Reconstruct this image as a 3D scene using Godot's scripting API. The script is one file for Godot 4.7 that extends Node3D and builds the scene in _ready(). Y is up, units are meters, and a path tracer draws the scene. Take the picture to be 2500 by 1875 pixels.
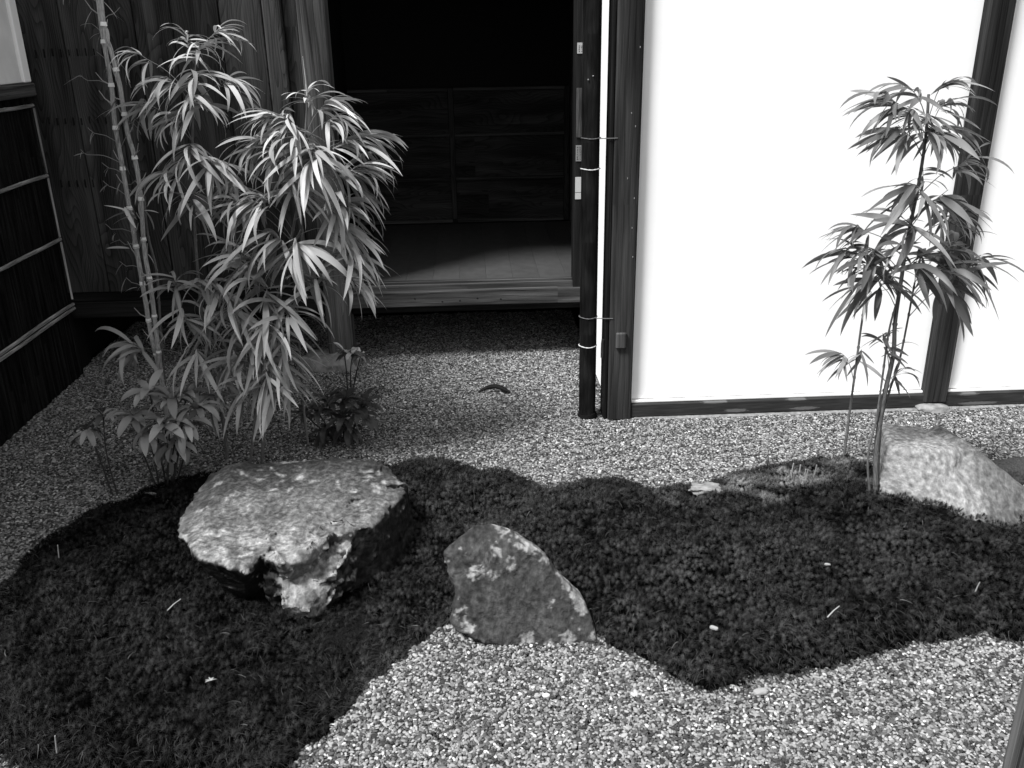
extends Node3D
# A small gravel and moss garden between dark timber walls, in black and white tones. Metres, y up, the path of sight runs towards -z.

var moss_outline := PackedVector2Array([Vector2(-1.56, -2.323), Vector2(-1.53, -2.486), Vector2(-1.52, -2.653), Vector2(-1.49, -2.801), Vector2(-1.42, -2.943), Vector2(-1.32, -3.04), Vector2(-1.25, -3.147), Vector2(-1.1, -3.205), Vector2(-0.982, -3.236), Vector2(-0.805, -3.264), Vector2(-0.622, -3.27), Vector2(-0.435, -3.255), Vector2(-0.341, -3.234), Vector2(-0.241, -3.282), Vector2(-0.138, -3.252), Vector2(-0.045, -3.181), Vector2(0.027, -3.114), Vector2(0.136, -3.126), Vector2(0.203, -3.041), Vector2(0.266, -2.961), Vector2(0.376, -3.008), Vector2(0.537, -3.015), Vector2(0.662, -2.929), Vector2(0.784, -2.931), Vector2(0.926, -3.003), Vector2(1.09, -3.069), Vector2(1.29, -3.114), Vector2(1.43, -3.103), Vector2(1.53, -3.033), Vector2(1.64, -2.985), Vector2(1.88, -2.965), Vector2(1.97, -2.998), Vector2(2, -2.86), Vector2(2.01, -2.769), Vector2(1.98, -2.48), Vector2(1.64, -1.948), Vector2(1.49, -1.955), Vector2(1.42, -1.987), Vector2(1.33, -1.984), Vector2(1.22, -1.977), Vector2(1.15, -1.958), Vector2(1.06, -1.939), Vector2(0.98, -1.9), Vector2(0.86, -1.883), Vector2(0.728, -1.859), Vector2(0.635, -1.833), Vector2(0.563, -1.835), Vector2(0.519, -1.855), Vector2(0.478, -1.894), Vector2(0.428, -1.953), Vector2(0.361, -2.013), Vector2(0.316, -2.056), Vector2(0.136, -2.104), Vector2(-0.062, -2.15), Vector2(-0.115, -2.136), Vector2(-0.152, -2.062), Vector2(-0.189, -2.025), Vector2(-0.23, -1.97), Vector2(-0.281, -1.909), Vector2(-0.326, -1.826), Vector2(-0.359, -1.763), Vector2(-0.395, -1.697), Vector2(-0.435, -1.641), Vector2(-0.449, -1.567), Vector2(-1.05, -1.605), Vector2(-1.1, -1.674), Vector2(-1.16, -1.695), Vector2(-1.26, -1.717)])
var slab_outline := PackedVector2Array([Vector2(-0.961, -2.466), Vector2(-0.999, -2.607), Vector2(-1.01, -2.765), Vector2(-0.965, -2.87), Vector2(-0.891, -2.926), Vector2(-0.779, -2.944), Vector2(-0.699, -2.968), Vector2(-0.584, -2.99), Vector2(-0.497, -2.99), Vector2(-0.394, -2.93), Vector2(-0.307, -2.833), Vector2(-0.248, -2.714), Vector2(-0.334, -2.639), Vector2(-0.418, -2.589), Vector2(-0.481, -2.513), Vector2(-0.452, -2.391), Vector2(-0.506, -2.27), Vector2(-0.575, -2.24), Vector2(-0.645, -2.285), Vector2(-0.678, -2.22), Vector2(-0.724, -2.238), Vector2(-0.836, -2.29), Vector2(-0.893, -2.395)])
var stone_outline := PackedVector2Array([Vector2(0.0244, 0.3556), Vector2(-0.028, 0.3438), Vector2(-0.112, 0.2748), Vector2(-0.121, 0.2375), Vector2(-0.084, 0.1777), Vector2(-0.079, 0.1525), Vector2(-0.0839, 0.106), Vector2(-0.0963, 0.07585), Vector2(-0.0697, 0.04633), Vector2(0.00729, 0.01236), Vector2(0.0997, -0.0121), Vector2(0.24, -0.02962), Vector2(0.324, -0.02191), Vector2(0.306, 0.0587), Vector2(0.289, 0.1154), Vector2(0.233, 0.1865), Vector2(0.166, 0.2638), Vector2(0.111, 0.3097), Vector2(0.0588, 0.345)])
var stone_ledge := PackedVector2Array([Vector2(-0.136, 0.2141), Vector2(-0.0788, 0.1946), Vector2(0.00224, 0.2085), Vector2(0.0271, 0.2624), Vector2(0.0977, 0.2298), Vector2(0.175, 0.2015), Vector2(0.253, 0.1067), Vector2(0.343, 0.03426)])
var lichen_spots := [Vector3(0.133, 0.277, 0.05), Vector3(0.0696, 0.292, 0.035), Vector3(0.178, 0.236, 0.03), Vector3(-0.0152, 0.186, 0.025), Vector3(0.0253, 0.189, 0.02), Vector3(0.0441, 0.23, 0.018), Vector3(0.0783, 0.217, 0.022), Vector3(-0.0589, 0.0884, 0.03), Vector3(-0.0483, 0.0621, 0.028), Vector3(0.216, 0.172, 0.022), Vector3(0.238, 0.15, 0.018), Vector3(0.268, 0.115, 0.026), Vector3(0.276, 0.0912, 0.02), Vector3(0.117, 0.0194, 0.026), Vector3(0.18, 0.00443, 0.018), Vector3(0.233, 0.02, 0.024), Vector3(-0.101, 0.194, 0.012), Vector3(0.19, 0.11, 0.02), Vector3(0.308, 0.0222, 0.015), Vector3(-0.0781, 0.131, 0.014)]
var middle_tufts := [
	[-0.96, 1.603, -3.35, 6, 0.15, -1, 360, 35], [-0.863, 1.617, -3.33, 6, 0.16, 0, 150, 30], [-0.911, 1.563, -3.3, 9, 0.18, -1, 360, 15], [-1.11, 1.546, -3.35, 6, 0.16, 180, 140, 15],
	[-1.01, 1.468, -3.3, 7, 0.18, 170, 140, 0], [-0.93, 1.481, -3.27, 9, 0.2, -1, 360, 5], [-0.835, 1.466, -3.3, 6, 0.19, 20, 110, 10], [-0.936, 1.404, -3.25, 9, 0.2, -1, 360, 0],
	[-1, 1.355, -3.27, 6, 0.18, 150, 140, 0], [-1.12, 1.392, -3.35, 6, 0.2, 200, 120, 0], [-0.971, 1.236, -3.25, 11, 0.21, -1, 360, -5], [-1.05, 1.16, -3.27, 7, 0.2, 160, 140, -5],
	[-0.914, 1.196, -3.25, 7, 0.22, 40, 140, -10], [-0.858, 1.105, -3.35, 8, 0.17, -1, 360, 0], [-0.987, 1.083, -3.25, 8, 0.22, -1, 360, -15], [-0.895, 0.891, -3.3, 7, 0.15, -1, 360, -5],
	[-1.09, 0.766, -3.23, 9, 0.16, -1, 360, 15], [-0.989, 0.774, -3.23, 9, 0.18, 10, 200, 15], [-1.02, 0.581, -3.35, 8, 0.2, -1, 360, -10], [-1.31, 0.489, -3.35, 8, 0.22, 170, 200, -5],
	[-0.997, 0.391, -3.3, 6, 0.22, -1, 360, -20], [-0.889, 0.525, -3.3, 7, 0.22, -1, 360, -5],
]
var right_tufts := [
	[-0.549, 1.409, -3.25, 6, 0.15, -1, 360, 30], [-0.498, 1.383, -3.25, 8, 0.2, 0, 150, 25], [-0.475, 1.338, -3.22, 8, 0.18, 0, 160, 5], [-0.609, 1.339, -3.2, 8, 0.18, 180, 200, 25],
	[-0.641, 1.351, -3.2, 6, 0.19, 180, 110, 15], [-0.587, 1.296, -3.17, 10, 0.2, -1, 360, 0], [-0.696, 1.27, -3.2, 7, 0.2, 180, 110, 10], [-0.652, 1.243, -3.17, 9, 0.2, 170, 160, 0],
	[-0.524, 1.242, -3.15, 10, 0.22, -1, 360, 0], [-0.41, 1.273, -3.25, 7, 0.26, 0, 70, 15], [-0.458, 1.256, -3.25, 5, 0.24, 10, 90, 20], [-0.542, 1.202, -3.15, 9, 0.26, -1, 360, -10],
	[-0.425, 1.158, -3.25, 7, 0.22, 0, 100, 5], [-0.617, 1.122, -3.15, 8, 0.24, -1, 360, -10], [-0.71, 1.075, -3.17, 7, 0.2, 180, 140, 5], [-0.464, 1.143, -3.25, 8, 0.25, 0, 130, -5],
	[-0.468, 1.05, -3.2, 11, 0.24, 20, 220, -5], [-0.806, 1.058, -3.2, 6, 0.18, 180, 200, 5],
]
var low_tufts := [
	[-1.08, 0.645, -3.25, 6, 0.22, -1, 360, -20], [-1.04, 0.531, -3.2, 6, 0.22, -1, 360, -25], [-0.909, 0.687, -3.25, 7, 0.22, -1, 360, -20], [-0.851, 0.615, -3.22, 7, 0.24, -1, 360, -20],
	[-0.768, 0.619, -3.15, 7, 0.26, -1, 360, -25], [-0.721, 0.521, -3.2, 7, 0.24, -1, 360, -25], [-0.921, 0.477, -3.25, 6, 0.22, -1, 360, -30], [-1.01, 0.337, -3.23, 5, 0.2, -1, 360, -30],
	[-0.782, 0.427, -3.15, 6, 0.24, -1, 360, -30], [-0.729, 0.387, -3.25, 5, 0.2, -1, 360, -25], [-0.946, 0.751, -3.25, 6, 0.2, -1, 360, -20], [-0.724, 1.057, -3.17, 5, 0.2, 180, 140, 0],
	[-0.621, 0.918, -3.15, 10, 0.28, -1, 360, -20], [-0.487, 0.959, -3.22, 9, 0.26, 0, 160, -15], [-0.458, 0.868, -3.22, 8, 0.25, 0, 150, -15], [-0.692, 0.951, -3.17, 7, 0.24, 180, 180, -10],
	[-0.777, 0.86, -3.17, 7, 0.24, 190, 140, -5], [-0.571, 0.793, -3.17, 8, 0.26, -1, 360, -15], [-0.458, 0.776, -3.22, 7, 0.22, 0, 140, -20], [-0.751, 0.737, -3.17, 8, 0.28, -1, 360, -15],
	[-0.684, 0.673, -3.17, 7, 0.26, -1, 360, -25], [-0.846, 0.493, -3.2, 7, 0.26, -1, 360, -15], [-0.766, 0.353, -3.17, 6, 0.24, -1, 360, -20], [-0.892, 0.349, -3.19, 5, 0.22, -1, 360, -20],
	[-0.807, 0.468, -3.22, 7, 0.26, 0, 200, -20],
]
var wall_side_tufts := [
	[1.38, 1.434, -2.677, 5, 0.14, 30, 150, 35], [1.31, 1.422, -2.677, 7, 0.15, 180, 200, 25], [1.25, 1.402, -2.677, 8, 0.17, 180, 140, 10], [1.39, 1.382, -2.677, 6, 0.15, 0, 160, 20],
	[1.3, 1.371, -2.647, 9, 0.15, 180, 260, 5], [1.34, 1.342, -2.647, 8, 0.17, -1, 360, 0], [1.28, 1.318, -2.647, 8, 0.18, 180, 150, -5], [1.37, 1.32, -2.637, 9, 0.18, 0, 200, 0],
	[1.37, 1.183, -2.677, 5, 0.12, -1, 360, 10], [1.48, 1.215, -2.677, 6, 0.17, 0, 150, 15], [1.35, 1.147, -2.637, 8, 0.22, 180, 220, -10], [1.41, 1.128, -2.637, 8, 0.2, 0, 180, -10],
	[1.21, 1.022, -2.677, 7, 0.17, 180, 120, 15], [1.33, 1.045, -2.627, 9, 0.2, 180, 240, 10], [1.48, 1.054, -2.677, 8, 0.16, 0, 200, 10], [1.18, 0.952, -2.677, 6, 0.15, 180, 90, 0],
	[1.23, 0.966, -2.657, 8, 0.16, 180, 300, -5], [1.22, 0.917, -2.647, 9, 0.22, -1, 360, -25], [1.28, 0.855, -2.677, 7, 0.22, -1, 360, -30], [1.38, 0.93, -2.657, 8, 0.2, 0, 240, 0],
	[1.45, 0.895, -2.657, 8, 0.24, 0, 200, -20], [1.48, 0.959, -2.677, 7, 0.18, 0, 200, 0], [1.6, 0.902, -2.727, 6, 0.2, 0, 140, -25], [1.49, 0.835, -2.677, 5, 0.22, 0, 200, -30],
	[1.32, 0.66, -2.677, 6, 0.1, -1, 360, 10], [1.38, 0.543, -2.677, 4, 0.12, 0, 120, 25], [1.34, 0.62, -2.677, 4, 0.1, 0, 150, 0],
]
var thin_cane_tufts := [
	[1.36, 0.478, -3.021, 6, 0.14, 185, 130, 5], [1.41, 0.482, -3.021, 4, 0.15, -1, 360, -30], [1.39, 0.751, -3.001, 5, 0.18, 180, 200, -20],
]
var bare_cane_tufts := [
	[-1.35, 1.769, -3.4, 3, 0.09, 200, 120, -40], [-1.34, 1.474, -3.4, 2, 0.08, 190, 60, 0], [-1.27, 1.641, -3.4, 2, 0.06, 190, 60, 20], [-1.21, 1.691, -3.4, 1, 0.06, 0, 60, 20],
	[-1.27, 1.55, -3.4, 1, 0.07, 190, 60, -20], [-1.35, 1.294, -3.4, 3, 0.06, 200, 120, -40], [-1.39, 1.219, -3.4, 2, 0.05, 200, 120, -10], [-1.32, 1.17, -3.4, 2, 0.05, 190, 90, -20],
	[-1.21, 1.327, -3.4, 2, 0.07, 0, 90, -50], [-1.22, 1.212, -3.4, 1, 0.08, 10, 60, -60], [-1.25, 1.109, -3.4, 2, 0.07, 0, 90, -50], [-1.33, 1.104, -3.4, 2, 0.06, 200, 120, -40],
	[-1.26, 1.011, -3.38, 8, 0.14, 190, 220, 10], [-1.22, 1.014, -3.38, 3, 0.1, 10, 120, 0], [-1.31, 0.886, -3.4, 2, 0.11, 195, 60, 10], [-1.35, 0.945, -3.4, 2, 0.06, 200, 90, -40],
	[-1.32, 0.802, -3.4, 2, 0.05, 190, 100, -50], [-1.31, 0.738, -3.4, 3, 0.07, 200, 140, -10],
]
var middle_culm := PackedVector3Array([Vector3(-1.03, -0.047, -3.33), Vector3(-1.02, 0.173, -3.33), Vector3(-1.04, 0.537, -3.33), Vector3(-1.03, 0.827, -3.33), Vector3(-0.995, 1.187, -3.33), Vector3(-0.949, 1.466, -3.33), Vector3(-0.919, 1.599, -3.33)])
var right_culm := PackedVector3Array([Vector3(-0.866, 0.024, -3.25), Vector3(-0.796, 0.423, -3.25), Vector3(-0.681, 0.837, -3.25), Vector3(-0.601, 1.117, -3.25), Vector3(-0.562, 1.327, -3.25), Vector3(-0.55, 1.415, -3.25)])
var right_culm_thin := PackedVector3Array([Vector3(-0.687, 0.075, -3.3), Vector3(-0.688, 0.24, -3.3), Vector3(-0.681, 0.45, -3.3), Vector3(-0.664, 0.73, -3.3), Vector3(-0.619, 0.946, -3.3)])
var low_culm := PackedVector3Array([Vector3(-0.908, 0.022, -3.22), Vector3(-0.854, 0.267, -3.22), Vector3(-0.807, 0.468, -3.22), Vector3(-0.743, 0.66, -3.22), Vector3(-0.675, 0.844, -3.22), Vector3(-0.611, 0.962, -3.22)])
var bare_culm_a := PackedVector3Array([Vector3(-1.27, 0.004, -3.4), Vector3(-1.26, 0.188, -3.4), Vector3(-1.26, 0.369, -3.4), Vector3(-1.27, 0.513, -3.4), Vector3(-1.27, 0.678, -3.4), Vector3(-1.27, 0.838, -3.4), Vector3(-1.27, 1.021, -3.4), Vector3(-1.27, 1.185, -3.4), Vector3(-1.27, 1.327, -3.4), Vector3(-1.26, 1.456, -3.4), Vector3(-1.26, 1.584, -3.4), Vector3(-1.26, 1.655, -3.4), Vector3(-1.25, 1.786, -3.4)])
var bare_culm_b := PackedVector3Array([Vector3(-1.25, 0.008, -3.37), Vector3(-1.25, 0.289, -3.37), Vector3(-1.24, 0.497, -3.37), Vector3(-1.23, 0.727, -3.37), Vector3(-1.23, 0.873, -3.37), Vector3(-1.21, 1.082, -3.37), Vector3(-1.21, 1.214, -3.37), Vector3(-1.22, 1.292, -3.37), Vector3(-1.22, 1.407, -3.37), Vector3(-1.22, 1.465, -3.37), Vector3(-1.23, 1.574, -3.37), Vector3(-1.24, 1.636, -3.37), Vector3(-1.23, 1.785, -3.37)])
var bare_culm_c := PackedVector3Array([Vector3(-1.29, -0.001, -3.43), Vector3(-1.24, 0.545, -3.43), Vector3(-1.22, 0.771, -3.43), Vector3(-1.23, 0.916, -3.43), Vector3(-1.22, 1.059, -3.43)])
var wall_culm := PackedVector3Array([Vector3(1.38, 0.027, -2.677), Vector3(1.35, 0.275, -2.677), Vector3(1.35, 0.457, -2.677), Vector3(1.36, 0.608, -2.677), Vector3(1.35, 0.726, -2.677), Vector3(1.35, 0.88, -2.677), Vector3(1.35, 0.982, -2.677), Vector3(1.36, 1.159, -2.677), Vector3(1.36, 1.304, -2.677), Vector3(1.35, 1.42, -2.677)])
var wall_culm_thin := PackedVector3Array([Vector3(1.36, 0.041, -2.667), Vector3(1.32, 0.241, -2.667), Vector3(1.33, 0.385, -2.667), Vector3(1.33, 0.524, -2.667), Vector3(1.33, 0.707, -2.667), Vector3(1.35, 0.842, -2.667)])
var wall_culm_third := PackedVector3Array([Vector3(1.39, 0.029, -2.687), Vector3(1.36, 0.337, -2.687), Vector3(1.37, 0.471, -2.687), Vector3(1.39, 0.601, -2.687), Vector3(1.4, 0.849, -2.687)])
var thin_culm := PackedVector3Array([Vector3(1.4, 0.038, -3.021), Vector3(1.4, 0.253, -3.021), Vector3(1.4, 0.383, -3.021), Vector3(1.4, 0.467, -3.021), Vector3(1.4, 0.567, -3.021), Vector3(1.4, 0.691, -3.021), Vector3(1.39, 0.838, -3.021)])
var front_whorls := [[-1.13, 0.363, -3.115, 9, 0.1, 10], [-1.22, 0.378, -3.155, 8, 0.095, 10], [-1.09, 0.363, -3.165, 8, 0.095, 15], [-1.04, 0.335, -3.115, 9, 0.1, 5], [-1.15, 0.299, -3.055, 10, 0.1, 0], [-1.28, 0.303, -3.115, 9, 0.1, 0], [-1.07, 0.284, -3.065, 9, 0.1, -10], [-1.22, 0.264, -3.065, 8, 0.1, -15], [-1.13, 0.21, -3.085, 8, 0.1, -30], [-1.2, 0.182, -3.115, 7, 0.1, -35]]
var back_whorls := [[-0.554, 0.19, -3.5, 9, 0.09, 15], [-0.622, 0.178, -3.5, 8, 0.085, 10], [-0.477, 0.163, -3.5, 9, 0.09, 5], [-0.56, 0.131, -3.45, 9, 0.09, 0], [-0.487, 0.134, -3.46, 9, 0.09, -5], [-0.675, 0.14, -3.5, 8, 0.085, 0], [-0.543, 0.084, -3.45, 8, 0.09, -25], [-0.633, 0.069, -3.47, 8, 0.09, -25], [-0.731, 0.126, -3.5, 6, 0.07, 0]]
var far_whorls := [[-0.573, 0.226, -3.95, 9, 0.08, 10], [-0.61, 0.235, -3.95, 5, 0.07, 15], [-0.536, 0.216, -3.95, 5, 0.07, 0]]
var left_whorls := [[-1.45, 0.249, -3.25, 7, 0.07, 10], [-1.52, 0.192, -3.25, 7, 0.075, -10]]
var low_whorls := [[-1.29, -0.042, -3, 7, 0.075, 20], [-1.18, 0.001, -3, 6, 0.075, 15]]


var rng := RandomNumberGenerator.new()
var taken := {}
var M := {}
var moss_sd := PackedFloat32Array()
const MX0 := -1.9
const MZ0 := -3.4
const MC := 0.02
const MNX := 206
const MNZ := 102
var lump := FastNoiseLite.new()
var fine := FastNoiseLite.new()

# ------------------------------------------------------------------ naming
func numbered(called: String) -> String:
	var n: int = taken.get(called, 0)
	taken[called] = n + 1
	return called if n == 0 else "%s_%03d" % [called, n]

func tag(o: Node, label: String, category: String, group := "", kind := "") -> void:
	if label: o.set_meta("label", label)
	if category: o.set_meta("category", category)
	if group: o.set_meta("group", group)
	if kind: o.set_meta("kind", kind)

func thing(called: String, label: String, category: String, at := Vector3.ZERO, group := "") -> Node3D:
	var o := Node3D.new()
	o.name = numbered(called)
	add_child(o)
	o.position = at
	tag(o, label, category, group)
	return o

func part(called: String, mesh: Mesh, m: Material, parent: Node, at := Transform3D.IDENTITY) -> MeshInstance3D:
	var o := MeshInstance3D.new()
	o.mesh = mesh
	if m: o.material_override = m
	o.transform = at
	if parent == self:
		o.name = numbered(called)
		add_child(o)
	else:
		var n := 0
		var nm := called
		while parent.has_node(nm):
			n += 1
			nm = "%s_%03d" % [called, n]
		o.name = nm
		parent.add_child(o)
	return o

func structure(called: String, mesh: Mesh, m: Material, at := Transform3D.IDENTITY) -> MeshInstance3D:
	var o := part(called, mesh, m, self, at)
	o.set_meta("kind", "structure")
	return o

# ------------------------------------------------------------------ shapes
func box(lo: Vector3, hi: Vector3, b := 0.003, tile := Vector2(0.35, 2.6)) -> ArrayMesh:
	# a box with chamfered edges; the grain (v) runs along its longest side
	var st := SurfaceTool.new()
	st.begin(Mesh.PRIMITIVE_TRIANGLES)
	add_box(st, lo, hi, b, tile)
	return st.commit()

func add_box(st: SurfaceTool, lo: Vector3, hi: Vector3, b: float, tile: Vector2) -> void:
	var s := hi - lo
	b = minf(b, minf(s.x, minf(s.y, s.z)) * 0.3)
	var long := 0
	if s.y >= s.x and s.y >= s.z: long = 1
	elif s.z >= s.x: long = 2
	var off := Vector2(rng.randf(), rng.randf())
	var pt := func(c: Vector3i, keep: int) -> Vector3:
		var p := Vector3()
		for k in 3:
			var inset := 0.0 if k == keep else b
			p[k] = (lo[k] + inset) if c[k] < 0 else (hi[k] - inset)
		return p
	for k in 3:
		for sg in [-1, 1]:
			var u := (k + 1) % 3
			var v := (k + 2) % 3
			var c := []
			for q in [[-1, -1], [1, -1], [1, 1], [-1, 1]]:
				var ci := Vector3i()
				ci[k] = sg
				ci[u] = q[0]
				ci[v] = q[1]
				c.append(pt.call(ci, k))
			var n := Vector3()
			n[k] = sg
			quad(st, c[0], c[1], c[2], c[3], n, long, tile, off)
	for k in 3:
		var u := (k + 1) % 3
		var v := (k + 2) % 3
		for a in [-1, 1]:
			for e in [-1, 1]:
				var p := []
				for w in [[-1, u], [1, u], [1, v], [-1, v]]:
					var ci := Vector3i()
					ci[k] = w[0]
					ci[u] = a
					ci[v] = e
					p.append(pt.call(ci, w[1]))
				var n := Vector3()
				n[u] = a
				n[v] = e
				quad(st, p[0], p[1], p[2], p[3], n.normalized(), long, tile, off)
	for a in [-1, 1]:
		for e in [-1, 1]:
			for f in [-1, 1]:
				var ci := Vector3i(a, e, f)
				tri(st, pt.call(ci, 0), pt.call(ci, 1), pt.call(ci, 2), Vector3(a, e, f).normalized(), long, tile, off)

func grain_uv(p: Vector3, n: Vector3, long: int, tile: Vector2, off: Vector2) -> Vector2:
	var v := p[long]
	var u := 0.0
	var best := -1.0
	for k in 3:
		if k != long and 1.0 - absf(n[k]) > best:
			best = 1.0 - absf(n[k])
			u = p[k]
	return Vector2(u / tile.x + off.x, v / tile.y + off.y)

func tri(st: SurfaceTool, a: Vector3, b: Vector3, c: Vector3, n: Vector3, long: int, tile: Vector2, off: Vector2) -> void:
	var l := [a, b, c] if (b - a).cross(c - a).dot(n) < 0.0 else [a, c, b]
	for p in l:
		st.set_normal(n)
		st.set_uv(grain_uv(p, n, long, tile, off))
		st.add_vertex(p)

func quad(st: SurfaceTool, a: Vector3, b: Vector3, c: Vector3, d: Vector3, n: Vector3, long: int, tile: Vector2, off: Vector2) -> void:
	tri(st, a, b, c, n, long, tile, off)
	tri(st, a, c, d, n, long, tile, off)

func add_tube(st: SurfaceTool, path: PackedVector3Array, radii: PackedFloat32Array, sides := 8, tile := Vector2(1, 0.4)) -> void:
	var n := path.size()
	var side := Vector3.RIGHT
	var rings := []
	var run := 0.0
	for i in n:
		var d := (path[mini(i + 1, n - 1)] - path[maxi(i - 1, 0)]).normalized()
		side = (side - d * side.dot(d))
		if side.length() < 0.01: side = d.cross(Vector3.FORWARD)
		side = side.normalized()
		var up := d.cross(side)
		if i > 0: run += path[i].distance_to(path[i - 1])
		var r := []
		for k in sides + 1:
			var a := TAU * k / sides
			var o := side * cos(a) + up * sin(a)
			r.append([path[i] + o * radii[i], o, Vector2(float(k) / sides / tile.x, run / tile.y)])
		rings.append(r)
	for i in n - 1:
		for k in sides:
			for q in [[i, k], [i + 1, k + 1], [i, k + 1], [i, k], [i + 1, k], [i + 1, k + 1]]:
				var v = rings[q[0]][q[1]]
				st.set_normal(v[1])
				st.set_uv(v[2])
				st.add_vertex(v[0])
	for e in [0, n - 1]:
		var d := (path[1] - path[0]).normalized() * -1.0 if e == 0 else (path[n - 1] - path[n - 2]).normalized()
		for k in sides:
			var l := [path[e], rings[e][k][0], rings[e][k + 1][0]]
			if (l[1] - l[0]).cross(l[2] - l[0]).dot(d) > 0.0: l = [l[0], l[2], l[1]]
			for p in l:
				st.set_normal(d)
				st.set_uv(Vector2.ZERO)
				st.add_vertex(p)

func tube(path: PackedVector3Array, r0: float, r1: float, sides := 8) -> ArrayMesh:
	var st := SurfaceTool.new()
	st.begin(Mesh.PRIMITIVE_TRIANGLES)
	var rr := PackedFloat32Array()
	for i in path.size(): rr.append(lerpf(r0, r1, float(i) / (path.size() - 1)))
	add_tube(st, path, rr, sides)
	return st.commit()

func smooth_path(pts: PackedVector3Array, step := 0.02) -> PackedVector3Array:
	var c := Curve3D.new()
	c.bake_interval = step
	for i in pts.size():
		var t := (pts[mini(i + 1, pts.size() - 1)] - pts[maxi(i - 1, 0)]) / 6.0
		c.add_point(pts[i], -t, t)
	return c.get_baked_points()

# ------------------------------------------------------------------ materials
func grey(v: float) -> Color:
	return Color(v, v, v).linear_to_srgb()

func mat(v: float, rough := 0.8, tex: Texture2D = null, bump := 0.0) -> StandardMaterial3D:
	var m := StandardMaterial3D.new()
	m.albedo_color = grey(v)
	m.roughness = rough
	m.metallic_specular = 0.22
	if tex:
		m.albedo_texture = tex
		if bump > 0.0:
			m.heightmap_enabled = true
			m.heightmap_texture = tex
			m.heightmap_scale = bump
	return m

func wood_image(w: int, h: int, seed: int, rings: float, wave: float, deep: float) -> ImageTexture:
	# long grain that bends into cathedral arches where the cut meets the rings; values are shares of the base colour
	var img := Image.create(w, h, false, Image.FORMAT_RGB8)
	var a := FastNoiseLite.new()
	a.seed = seed
	a.frequency = 1.0
	a.fractal_octaves = 2
	var b := FastNoiseLite.new()
	b.seed = seed + 7
	b.frequency = 1.0
	b.fractal_octaves = 3
	for y in h:
		var v := float(y) / h
		for x in w:
			var u := float(x) / w
			var warp := a.get_noise_2d(u * 2.2, v * 3.0) * wave
			var r := (u + warp) * rings
			var t := r - floorf(r)
			var line := pow(t, 3.0)
			var streak := b.get_noise_2d(u * 90.0, v * 7.0)
			var broad := a.get_noise_2d(u * 3.0 + 40.0, v * 2.0 + 9.0)
			var c := clampf(0.74 + broad * 0.3 + streak * 0.22 - line * deep, 0.12, 1.0)
			img.set_pixel(x, y, Color(c, c, c))
	img.generate_mipmaps()
	return ImageTexture.create_from_image(img)

func noise_tex(seed: int, freq: float, lo: float, hi: float, octaves := 4, size := 512) -> NoiseTexture2D:
	var n := FastNoiseLite.new()
	n.seed = seed
	n.noise_type = FastNoiseLite.TYPE_SIMPLEX_SMOOTH
	n.frequency = freq
	n.fractal_octaves = octaves
	n.fractal_gain = 0.62
	var t := NoiseTexture2D.new()
	t.width = size
	t.height = size
	t.seamless = true
	t.noise = n
	var g := Gradient.new()
	g.set_color(0, Color(lo, lo, lo))
	g.set_color(1, Color(hi, hi, hi))
	t.color_ramp = g
	return t

func triplanar(m: StandardMaterial3D, per_metre: float, world := false) -> StandardMaterial3D:
	m.uv1_triplanar = true
	m.uv1_world_triplanar = world
	m.uv1_scale = Vector3.ONE * per_metre
	return m

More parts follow.
